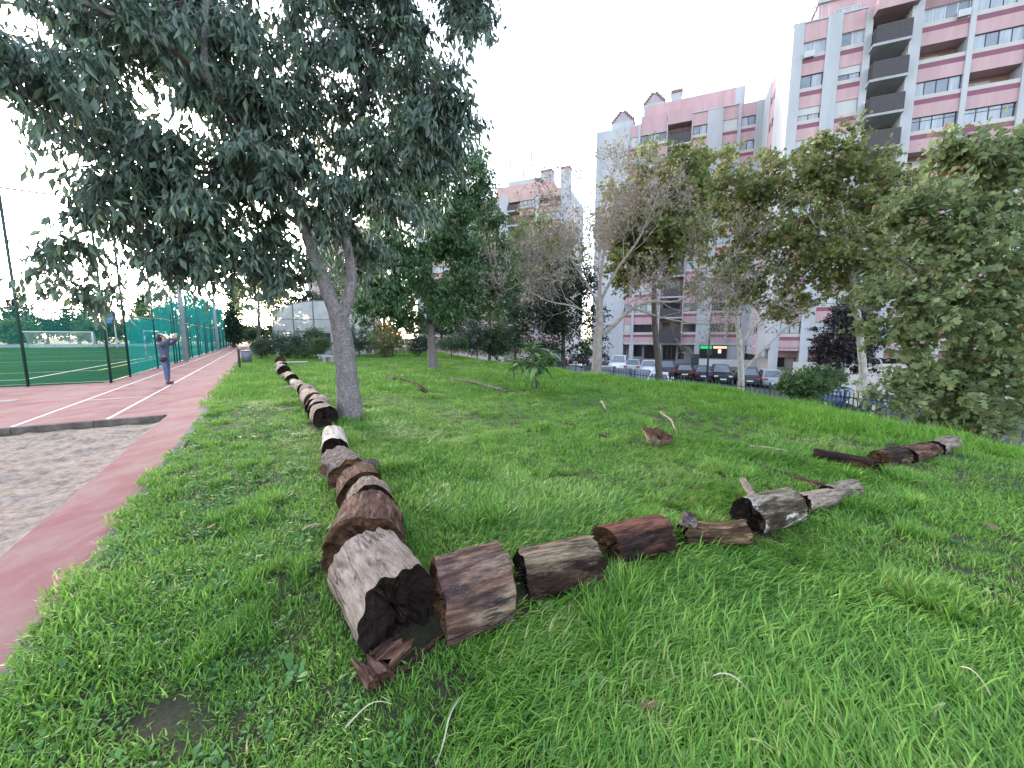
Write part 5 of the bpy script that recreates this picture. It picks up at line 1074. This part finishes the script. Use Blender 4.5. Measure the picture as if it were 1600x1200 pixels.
MB().box(-.004,.004,-.075,.075,.02,.095).build('phone_body', M['lampwhite'], ph); MB().box(-.0055,-.0041,-.07,.07,.025,.09).build('screen', M['glass_dark'], ph)

# ================================================================== PARKED CARS
PAINT = {k: mat('car_paint_'+k, c, .3, .04, 1, metal=0, spec=.3, coat=0) for k, c in dict(white=(.68,.69,.72), silver=(.34,.36,.40), black=(.018,.018,.022), navy=(.02,.025,.05), charcoal=(.05,.05,.06), grey=(.16,.17,.19), blue=(.03,.06,.14)).items()}
_cars = {}
def car(p, rz, paint, kind, label):
    root = empty('parked_car', p, rz, label, 'car', 'cars parked in the street')
    pm = PAINT[paint]; suv = kind == 'suv'; hb = .12 if suv else 0; Ln, W = (4.4,1.85) if suv else (4.15,1.76)
    # x = forward; stations of the lower body: (x, half width, z low, z belt)
    st = [(-Ln/2,.72,.42,.78+hb),(-Ln/2+.12,.84,.30,.90+hb),(-1.3,W/2,.22,.93+hb),(0,W/2,.20,.90+hb),(1.0,W/2,.22,.86+hb),(1.6,W/2-.03,.24,.76+hb),(Ln/2-.15,.80,.30,.64+hb),(Ln/2,.66,.40,.56+hb)]
    v = []; 
    for x, hw, zl, zb in st: v += [(x,-hw*.92,zl),(x,-hw,(zl+zb)/2),(x,-hw*.97,zb-.08),(x,-hw*.88,zb),(x,hw*.88,zb),(x,hw*.97,zb-.08),(x,hw,(zl+zb)/2),(x,hw*.92,zl)]
    f = []
    for i in range(len(st)-1):
        for j in range(8): k = (j+1)%8; f.append((i*8+j, i*8+k, (i+1)*8+k, (i+1)*8+j))
    f += [tuple(range(7,-1,-1)), tuple((len(st)-1)*8+j for j in range(8))]
    MB().add(v, f).build('body', pm, root, True)
    zt = (1.68 if suv else 1.45); zb = .88+hb; hw = W/2-.12; rr, rf = (-1.75,-1.05), (.95,.15)
    if kind == 'sedan': rr = (-1.35,-.75)
    lo = [(rr[0],-hw,zb),(rf[0],-hw,zb-.02),(rf[0],hw,zb-.02),(rr[0],hw,zb)]; hi = [(rr[1]-.25,-hw+.2,zt-.02),(rf[1],-hw+.2,zt),(rf[1],hw-.2,zt),(rr[1]-.25,hw-.2,zt-.02)]
    mid = [((a[0]+b[0])/2, (a[1]+b[1])/2*1.03, (a[2]+b[2])/2) for a, b in zip(lo, hi)]
    MB().add(lo+mid+hi, [(8,9,10,11)]+[(i,(i+1)%4,4+(i+1)%4,4+i) for i in range(4)]+[(4+i,4+(i+1)%4,8+(i+1)%4,8+i) for i in range(4)]).build('roof', pm, root)
    def glass(A, B, name, ins=.1, out=.012):
        a, b = [Vector(x) for x in A], [Vector(x) for x in B]; c = (a[0]+a[1]+b[0]+b[1])/4; q = [c+(x-c)*(1-ins) for x in (a[0],a[1],b[1],b[0])]; n = (q[1]-q[0]).cross(q[3]-q[0]).normalized()
        if n.dot(c-Vector((-.2,0,1.1))) < 0: n = -n
        q = [x+n*(out+.02) for x in q]; v = [*q, *[x-n*.03 for x in q]]; MB().add(v, [(0,1,2,3),(7,6,5,4),(0,4,5,1),(1,5,6,2),(2,6,7,3),(3,7,4,0)]).build(name, M['glass'], root)
    glass((lo[0],lo[3]), (hi[0],hi[3]), 'rear_window', .14); glass((lo[1],lo[2]), (hi[1],hi[2]), 'windscreen', .1)
    for s in (0, 1):
        A = (lo[0],lo[1]) if s == 0 else (lo[3],lo[2]); B = (hi[0],hi[1]) if s == 0 else (hi[3],hi[2]); m1 = [Vector(A[0]).lerp(Vector(A[1]),.5), Vector(B[0]).lerp(Vector(B[1]),.5)]
        glass((A[0], m1[0]), (B[0], m1[1]), 'side_window', .16); glass((m1[0], A[1]), (m1[1], B[1]), 'side_window', .16)
    for x in (-1.28, 1.3):
        for s in (-1, 1):
            wh = MB().tube([(x,s*(W/2-.2),.31),(x,s*(W/2+.005),.31)], .31, 18).build('wheel', M['rubber'], root); MB().tube([(x,s*(W/2-.02),.31),(x,s*(W/2+.02),.31)], .19, 14).build('rim', M['rim'], wh)
    for s in (-1, 1):
        MB().box(-Ln/2-.01,-Ln/2+.12,s*.62-.16,s*.62+.16,.72+hb,.86+hb).build('tail_light', M['lampred'], root)
        MB().box(Ln/2-.22,Ln/2-.04,s*.60-.16,s*.60+.16,.56+hb,.68+hb).build('headlight', M['lampwhite'], root)
        MB().box(.55,.75,s*(W/2+.02)-.09,s*(W/2+.02)+.09,.92+hb,1.06+hb).build('mirror', pm, root)
    MB().box(-Ln/2-.015,-Ln/2+.02,-.26,.26,.50,.61).build('number_plate', M['plate'], root); MB().box(Ln/2-.02,Ln/2+.015,-.26,.26,.42,.52).build('number_plate', M['plate'], root)
    MB().box(-Ln/2+.0,-Ln/2+.1,-.7,.7,.28,.42).build('bumper', M['black'], root); MB().box(Ln/2-.1,Ln/2-.005,-.55,.55,.26,.40).build('grille', M['black'], root)
def on_row(px, q0):                         # place on a line parallel to the house fronts that this picture column crosses
    u = ray(px, 585); P = S0+FN*q0; t = (P.x*u.y-P.y*u.x)/(FD.y*u.x-FD.x*u.y); p = P+FD*t; return Vector((p.x, p.y, street_z(p)))
AWAY = FA+R(90); TOW = FA-R(90)
for px, paint, kind, rz, lb in [(940,'charcoal','hatch',AWAY,'dark car parked at the back, directly beside the leafless trunk'), (967,'white','suv',TOW,'white car facing the park, leftmost white one of the back row'), (990,'silver','sedan',AWAY,'silver-grey saloon between two white cars'), (1013,'white','hatch',TOW,'white car just left of the dark street trunk'),
   (1042,'charcoal','suv',AWAY,'dark car just right of the dark street trunk'), (1068,'black','hatch',AWAY,'black hatchback seen from behind, left of the navy one'), (1095,'navy','hatch',AWAY,'navy hatchback seen from behind at the street lamp'), (1126,'black','suv',TOW,'black car facing the park right of the street lamp'), (1166,'charcoal','suv',AWAY,'dark car behind the whitish plane trunk'), (1201,'silver','suv',AWAY,'silver car seen from behind, rightmost by the tower columns')]:
    car(on_row(px, 0), rz+random.uniform(-.06,.06), paint, kind, lb)
for px, paint, kind, rz, lb in [(945,'silver','hatch',TOW,'silver car close to the fence beside the leafless trunk'), (975,'charcoal','hatch',AWAY,'dark car close to the fence, second from the leafless trunk'), (1001,'grey','sedan',TOW,'grey car close to the fence left of the dark street trunk'), (1030,'white','hatch',AWAY,'white car close to the fence behind the dark street trunk'), (905,'grey','hatch',AWAY,'grey car close to the fence left of the leafless trunk')]:
    car(on_row(px, -12.8), rz, paint, kind, lb)
car(on_row(1322, -10), FA, 'blue', 'hatch', 'blue car behind the blue fence at right'); car(on_row(905, 2), AWAY, 'black', 'hatch', 'black car far left among the dark trees'); car(on_row(870, 2), AWAY, 'charcoal', 'suv', 'charcoal car at the far left end of the back row')
# street lamp and A-board
p = on_row(1105, -3.6); lm_ = empty('street_lamp', p, 0, 'tall dark street lamp with curved arm among the parked cars', 'street lamp'); top = gy(1108, 495, p.y).z-p.z
MB().tube([(0,0,0),(0,0,top*.6),(0,0,top)], [.09,.07,.05], 10).build('pole', M['fence_blue'], lm_, True); MB().tube([(0,0,top),(.08,0,top+.5),(.35,0,top+.95),(.8,0,top+1.2),(1.2,0,top+1.25)], .035, 8).build('arm', M['fence_blue'], lm_, True)
MB().tube([(1.15,0,top+1.25),(1.4,0,top+1.26),(1.75,0,top+1.24)], [.05,.12,.04], 8).build('lamp_head', M['steel'], lm_, True); MB().box(-.18,.25,-.14,-.06,.62*top-1.1,.62*top-.55).build('sign_box', M['black'], lm_)
p = P2+FD*-3.9+FN*-3.2; ab = empty('board_sign', (p.x,p.y,street_z(p)+.13), FA, 'small dark A-shaped board standing behind the navy car', 'sign')
for s in (-1, 1): MB().add([(-.45,s*.35,0),(.45,s*.35,0),(.45,s*.3,0),(-.45,s*.3,0),(-.45,s*.05,1.9),(.45,s*.05,1.9),(.45,0,1.9),(-.45,0,1.9)], [(0,3,2,1),(4,5,6,7),(0,1,5,4),(1,2,6,5),(2,3,7,6),(3,0,4,7)]).build('panel', M['black'], ab)
# ================================================================== SAPLINGS with big leaves
LQ = leafmat('loquat_leaf', [(0,(.05,.11,.06)),(.4,(.10,.18,.07)),(1,(.25,.34,.13))], rough=.35, trans=.25, spec=.6)
_lq = []
for k, (s, w_) in enumerate(((1,.3),(1.15,.26),(.8,.34))):
    V = []; F = []
    for i in range(6):
        t = i/5; wd = w_*math.sin(math.pi*min(1,t*.92+.06))**.8*.5; z = -.45*t*t; V += [(t,-wd,z+.05*abs(wd)*4),(t,0,z-.03),(t,wd,z+.05*abs(wd)*4)]
    for i in range(5):
        a = i*3; F += [(a,a+3,a+4,a+1),(a+1,a+4,a+5,a+2)]
    me = bpy.data.meshes.new('leaf'); me.from_pydata([(x*s,y*s,z*s) for x,y,z in V], [], F); me.materials.append(LQ)
    at = me.attributes.new('rnd', 'FLOAT', 'POINT'); at.data.foreach_set('value', [.25+.3*k]*len(V)); me.polygons.foreach_set('use_smooth', [True]*len(F)); _lq.append(me)
def sapling(px, py, top, n, ln, label, seed):
    rg = np.random.default_rng(seed); p = gz(px, py); h = gy(px, top, p.y).z-LZ(p); root = empty('sapling', (p.x,p.y,LZ(p)-.03), 0, label, 'sapling', 'loquat saplings on the lawn')
    MB().tube([(0,0,0),(.02,0,h*.35),(.0,.02,h*.7),(.03,0,h*.85)], [.02,.017,.014,.01], 7).build('stem', M['bark_dark'], root, True)
    tips = [(Vector((0,0,h*.25)),.3)]; brs = []
    for k in range(7):
        a = k*2.4+rg.uniform(-.3,.3); s = Vector((0,.01,h*(.35+.06*k))); e = s+Vector((math.cos(a)*h*.34, math.sin(a)*h*.3, h*rg.uniform(.0,.28))); MB().tube([s, s.lerp(e,.5)+Vector((0,0,.03)), e], [.012,.01,.007], 5).build('branch', M['bark_dark'], root, True); tips.append((e,1.0)); brs.append((s,e))
    tips.append((Vector((.03,0,h*.88)),1.0))
    for i in range(n):
        t, wgt = tips[i % len(tips)]; az = rg.uniform(0, 6.28); el = rg.uniform(-.5,.9) if wgt > .5 else rg.uniform(-1.5,-.8)
        o = bpy.data.objects.new('leaf', _lq[rg.integers(0,3)]); link(o, root); o.location = t+Vector(rg.normal(size=3))*.03
        if wgt > .5 and rg.random() < .55: bs_ = brs[rg.integers(0,len(brs))]; o.location = bs_[0].lerp(bs_[1], rg.uniform(.35,1))
        o.scale = (ln*rg.uniform(.7,1.2),)*3; o.rotation_euler = (rg.uniform(-.4,.4), -el, az)
sapling(836, 612, 536, 270, .36, 'loquat sapling with long drooping leaves on the lawn', 1)
sapling(802, 594, 550, 44, .28, 'thinner loquat sapling left of and behind the big-leaved one', 2)

# ================================================================== GRASS
def grassmat(name, stops, trans=.35, rough=.42):
    m, t, o = newmat(name); a = nd(t, 'ShaderNodeAttribute', attribute_name='rnd'); oi = t.nodes.new('ShaderNodeObjectInfo')
    n = nd(t, 'ShaderNodeTexNoise', Scale=.75, Detail=5, Roughness=.6); L(t, coords(t), n.inputs['Vector'])
    m1 = nd(t, 'ShaderNodeMath', operation='MULTIPLY_ADD'); m1.inputs[1].default_value = .75; L(t, a.outputs['Fac'], m1.inputs[0])
    m2 = nd(t, 'ShaderNodeMath', operation='MULTIPLY_ADD'); m2.inputs[1].default_value = .22; L(t, oi.outputs['Random'], m2.inputs[0])
    m3 = nd(t, 'ShaderNodeMath', operation='MULTIPLY_ADD'); m3.inputs[1].default_value = 1.3; m3.inputs[2].default_value = -.62; L(t, n.outputs['Fac'], m3.inputs[0])
    L(t, m3.outputs[0], m2.inputs[2]); L(t, m2.outputs[0], m1.inputs[2])
    r = ramp(t, stops); L(t, m1.outputs[0], r.inputs['Fac'])
    b = nd(t, 'ShaderNodeBsdfPrincipled', Roughness=rough); b.inputs['Specular IOR Level'].default_value = .35; tr = nd(t, 'ShaderNodeBsdfTranslucent'); mx = nd(t, 'ShaderNodeMixShader'); mx.inputs[0].default_value = trans
    L(t, r.outputs[0], b.inputs['Base Color']); L(t, r.outputs[0], tr.inputs['Color']); L(t, b.outputs[0], mx.inputs[1]); L(t, tr.outputs[0], mx.inputs[2]); L(t, mx.outputs[0], o.inputs['Surface']); return m
GM = grassmat('grass_blade', [(0,(.065,.16,.026)),(.35,(.115,.265,.036)),(.65,(.185,.365,.05)),(.88,(.265,.425,.078)),(1,(.43,.41,.19))])
GM2 = grassmat('meadow_blade', [(0,(.07,.18,.018)),(.4,(.115,.27,.024)),(.7,(.175,.36,.032)),(1,(.25,.40,.06))])
WM = grassmat('weed_leaf', [(0,(.04,.115,.035)),(.5,(.07,.18,.045)),(.85,(.11,.25,.06)),(1,(.2,.34,.11))], trans=.25, rough=.65)
def tuft(name, n, rad, l0, l1, wd, bend, comb, seed, m1, seg=3):
    rg = np.random.default_rng(seed); V = []; F = []; A = []
    for k in range(n):
        a = rg.uniform(0, 6.28); r = rad*math.sqrt(rg.random()); p = np.array([r*math.cos(a), r*math.sin(a), -.01]); ln = rg.uniform(l0, l1)
        az = rg.uniform(0, 6.28); d = np.array([math.cos(az), math.sin(az), 0]); d = unit(d*(1-comb)+np.array([1,0,0])*comb+1e-6); b_ = bend*rg.uniform(.4,1.3); sd = np.array([-d[1], d[0], 0]); sd = unit(sd+.6*rg.normal()*d)
        w0 = wd*rg.uniform(.6,1.2); an = rg.uniform(.05,.35)+b_*.2; q = p.copy(); i0 = len(V); rv = rg.random()
        for s in range(seg+1):
            ww = w0*(1-(s/seg)**1.6)*.5
            if s < seg: V += [q-sd*ww, q+sd*ww]; A += [rv, rv]
            else: V += [q]; A += [rv]
            q = q+(d*math.sin(an)+np.array([0,0,1])*math.cos(an))*ln/seg; an = min(an+b_/seg*1.3, 2.0)
        for s in range(seg):
            a0 = i0+2*s; F.append((a0,a0+1,a0+3,a0+2) if s < seg-1 else (a0,a0+1,a0+2))
    me = bpy.data.meshes.new(name); me.from_pydata([tuple(x) for x in V], [], F); at = me.attributes.new('rnd','FLOAT','POINT'); at.data.foreach_set('value', A); me.materials.append(m1)
    return bpy.data.objects.new(name, me)
def weed(name, n, s, seed):
    rg = np.random.default_rng(seed); V = []; F = []; A = []
    for k in range(n):
        az = rg.uniform(0,6.28); d = np.array([math.cos(az), math.sin(az), 0]); sd = np.array([-d[1], d[0], 0]); ln = s*rg.uniform(.6,1.2); el = rg.uniform(.15,.9); p = np.array([rg.normal()*s*.25, rg.normal()*s*.25, 0.]); i0 = len(V); rv = rg.random(); wd = ln*rg.uniform(.28,.42)
        for t, w_ in ((0,.05),(.3,.15),(.5,.75),(.72,1),(.9,.6)):
            c = p+d*ln*t*math.cos(el)+np.array([0,0,1])*ln*(t*math.sin(el)*1.3-t*t*.35); V += [c-sd*wd*w_*.5+np.array([0,0,.1*wd*w_]), c+sd*wd*w_*.5+np.array([0,0,.1*wd*w_])]; A += [rv, rv]
        V.append(p+d*ln*math.cos(el)+np.array([0,0,1])*ln*(math.sin(el)*1.3-.38)); A.append(rv)
        for j in range(4): a0 = i0+2*j; F.append((a0,a0+1,a0+3,a0+2))
        F.append((i0+8,i0+9,i0+10))
    me = bpy.data.meshes.new(name); me.from_pydata([tuple(x) for x in V], [], F); at = me.attributes.new('rnd','FLOAT','POINT'); at.data.foreach_set('value', A); me.materials.append(WM); return bpy.data.objects.new(name, me)
def protos(name, objs):
    c = bpy.data.collections.new(name)
    for o in objs: c.objects.link(o)
    return c
def scatter(name, label, cat, P, rot, scl, pick, coll, m1):
    me = bpy.data.meshes.new(name); n = len(P); me.vertices.add(n); me.vertices.foreach_set('co', np.asarray(P, np.float32).ravel())
    a = me.attributes.new('g_rot','FLOAT_VECTOR','POINT'); a.data.foreach_set('vector', np.asarray(rot, np.float32).ravel())
    a = me.attributes.new('g_scl','FLOAT','POINT'); a.data.foreach_set('value', np.asarray(scl, np.float32))
    a = me.attributes.new('g_pick','INT','POINT'); a.data.foreach_set('value', np.asarray(pick, np.int32))
    me.materials.append(m1); o = bpy.data.objects.new(name, me); link(o); tag(o, label, cat, kind='stuff')
    ng = bpy.data.node_groups.new(name, 'GeometryNodeTree'); ng.interface.new_socket('Geometry', in_out='INPUT', socket_type='NodeSocketGeometry'); ng.interface.new_socket('Geometry', in_out='OUTPUT', socket_type='NodeSocketGeometry')
    gi = ng.nodes.new('NodeGroupInput'); go = ng.nodes.new('NodeGroupOutput'); ci = ng.nodes.new('GeometryNodeCollectionInfo'); ci.inputs['Collection'].default_value = coll; ci.inputs['Separate Children'].default_value = True; ci.inputs['Reset Children'].default_value = True
    ip = ng.nodes.new('GeometryNodeInstanceOnPoints'); ip.inputs['Pick Instance'].default_value = True
    def na(nm, dt):
        q = ng.nodes.new('GeometryNodeInputNamedAttribute'); q.data_type = dt; q.inputs['Name'].default_value = nm; return q.outputs[0]
    ng.links.new(gi.outputs[0], ip.inputs['Points']); ng.links.new(ci.outputs[0], ip.inputs['Instance']); ng.links.new(na('g_pick','INT'), ip.inputs['Instance Index'])
    ng.links.new(na('g_rot','FLOAT_VECTOR'), ip.inputs['Rotation']); ng.links.new(na('g_scl','FLOAT'), ip.inputs['Scale']); ng.links.new(ip.outputs[0], go.inputs[0])
    md = o.modifiers.new('scatter','NODES'); md.node_group = ng; return o
pr = [tuft('tuft_a%d'%i, 34, .09, .03, .075, .0085, 1.0, .0, 300+i, GM) for i in range(4)]            # 0-3 short
pr += [tuft('tuft_b%d'%i, 36, .10, .06, .125, .008, 1.9, .6, 310+i, GM) for i in range(4)]            # 4-7 long, combed flat
pr += [tuft('tuft_c%d'%i, 22, .05, .09, .17, .0085, .8, .2, 320+i, GM) for i in range(3)]              # 8-10 upright
pr += [tuft('tuft_d%d'%i, 36, .20, .05, .11, .014, .8, .1, 330+i, GM) for i in range(3)]               # 11-13 far short
pr += [tuft('tuft_e%d'%i, 34, .16, .12, .27, .012, .8, .25, 340+i, GM2) for i in range(3)]             # 14-16 meadow
PC = protos('grass_tufts', sorted(pr, key=lambda o: o.name))
rg = np.random.default_rng(99)
def nz(x, y, f, s): return np.sin(f*x*1.3+s)*np.sin(f*y*1.1+s*1.7)+.6*np.sin(f*1.9*(x+y)+s*2.3)*np.sin(f*1.7*(x-y)+s)+.35*np.sin(f*4.1*x+s*3)*np.sin(f*3.7*y+s)
def region(n, x0, x1, y0, y1):
    return rg.uniform(x0, x1, n), rg.uniform(y0, y1, n)
allP, allR, allS, allK = [], [], [], []
BARE = [(gz(270,1128), .16), (gz(440,912), .10), (gz(1150,880), .09), (gz(700,1085), .07), (gz(1060,860), .08), (gz(300,745), .10), (gz(650,1010), .10), (gz(600,560), 1.1), (gz(580,556), .9), (gz(492,566), .8), (gz(722,573), .8)]
def emit(x0, x1, y0, y1, dens, d0, d1, far):
    n = int((x1-x0)*(y1-y0)*dens); x, y = region(n, x0, x1, y0, y1); d = np.hypot(x, y-0.0); o_ = x*N.x+y*N.y; a_ = x*D.x+y*D.y
    s = crest_s(x, y); k = (d >= d0) & (d < d1) & (o_ > -1.03+.07*nz(x*3,y*3,1.2,1)) & (s < 5.6) & (np.abs(x) < 1.75*np.maximum(y,0)+3.0) & (a_ < 42)
    x, y, s, o_, d, a_ = x[k], y[k], s[k], o_[k], d[k], a_[k]
    keep = np.ones(len(x), bool)
    for c0, c1, r in LOGS:
        ax, ay = c0.x, c0.y; dx, dy = c1.x-ax, c1.y-ay; l2 = dx*dx+dy*dy+1e-9; t = np.clip(((x-ax)*dx+(y-ay)*dy)/l2, -.05, 1.05); keep &= np.hypot(x-ax-t*dx, y-ay-t*dy) > r*.72
    for c, r in BARE: keep &= (np.hypot(x-c.x, y-c.y) > r*(.6+.8*rg.random(len(x))))
    thin = nz(x, y, 1.7, 4.0); keep &= ~((thin < -.75) & (rg.random(len(x)) < .2) & (s < -2))
    x, y, s, o_, d, a_ = x[keep], y[keep], s[keep], o_[keep], d[keep], a_[keep]; n = len(x)
    mead = (s+rg.normal(size=n)*1.1 > -2.6+.8*nz(x,y,.9,2)) & (y+rg.normal(size=n)*.5 > 5.5); f = nz(x, y, .8, 7); lng = (f > -.15) & (x > -.2) & (y < 6) | (f > .55)
    upr = (nz(x, y, 2.6, 3) > .85)
    kk = rg.integers(0, 4, n); kk = np.where(lng, 4+rg.integers(0,4,n), kk); kk = np.where(upr, 8+rg.integers(0,3,n), kk)
    if far: kk = 11+rg.integers(0,3,n)
    for tx, ty in ((gz(548,656).x, gz(548,656).y), (gz(677,577).x, gz(677,577).y)): kk = np.where(np.hypot(x-tx, y-ty) < .55, 8+rg.integers(0,3,n), kk)
    kk = np.where(mead, 14+rg.integers(0,3,n), kk)
    comb = 1.2*np.sin(.9*x+.5*y)+.8*np.sin(1.7*y-.6*x+1)-.6
    rz = np.where((kk >= 4) & (kk < 8), comb+rg.normal(size=n)*.45, rg.uniform(0,6.28,n))
    rot = np.stack([rg.normal(size=n)*.12, rg.normal(size=n)*.12, rz], -1)
    sc = rg.uniform(.75,1.3,n)*(1+.25*np.clip(nz(x,y,1.1,9),-1,1)); sc = np.where(mead, sc*np.clip(.55+(s+3.2)/6, .5, .95), sc)
    if far: sc = sc*np.where(mead, 1.1, 1.25)
    z = lawn_z(x, y)
    allP.append(np.stack([x,y,z],-1)); allR.append(rot); allS.append(sc); allK.append(kk)
emit(-4, 4, -.3, 4, 420, 0, 3.4, False)
emit(-9, 9, .5, 7, 230, 3.4, 6.5, False)
emit(-13, 13, 1, 12, 105, 6.5, 11, False)
emit(-20, 14, 5, 22, 42, 11, 20, True)
emit(-34, 12, 10, 42, 17, 20, 45, True)
scatter('grass', 'green lawn grass, short by the logs and longer towards the street', 'grass', np.concatenate(allP), np.concatenate(allR), np.concatenate(allS), np.concatenate(allK), PC, GM)
print('grass tufts', sum(len(p) for p in allP))
WC = protos('weed_plants', [weed('weed_%d'%i, 7+i%3, .042+.014*(i%3), 400+i) for i in range(5)])
P, Rt, Sc, Kk = [], [], [], []
n = 16000; x, y = region(n, -6, 5, .6, 8); o_ = x*N.x+y*N.y; nn = nz(x, y, 1.4, 5)
pb = np.where(o_ < .35, .85, .06)*np.where(nn > -.3, 1, .25); k = (o_ > -.98) & (rg.random(n) < pb*np.where(y < 5, 1, .4))
for c0, c1, r in LOGS:
    ax, ay = c0.x, c0.y; dx, dy = c1.x-ax, c1.y-ay; l2 = dx*dx+dy*dy+1e-9; t = np.clip(((x-ax)*dx+(y-ay)*dy)/l2, 0, 1); k &= np.hypot(x-ax-t*dx, y-ay-t*dy) > r*.85
for c, r in BARE: k &= np.hypot(x-c.x, y-c.y) > r*1.1
x, y = x[k], y[k]; n = len(x)
scatter('broadleaf_weeds', 'low broad-leaved weeds growing between the track and the left row', 'weeds', np.stack([x,y,lawn_z(x,y)+.005],-1), np.stack([rg.normal(size=n)*.15, rg.normal(size=n)*.15, rg.uniform(0,6.28,n)],-1), rg.uniform(.55,1.25,n), rg.integers(0,5,n), WC, WM)
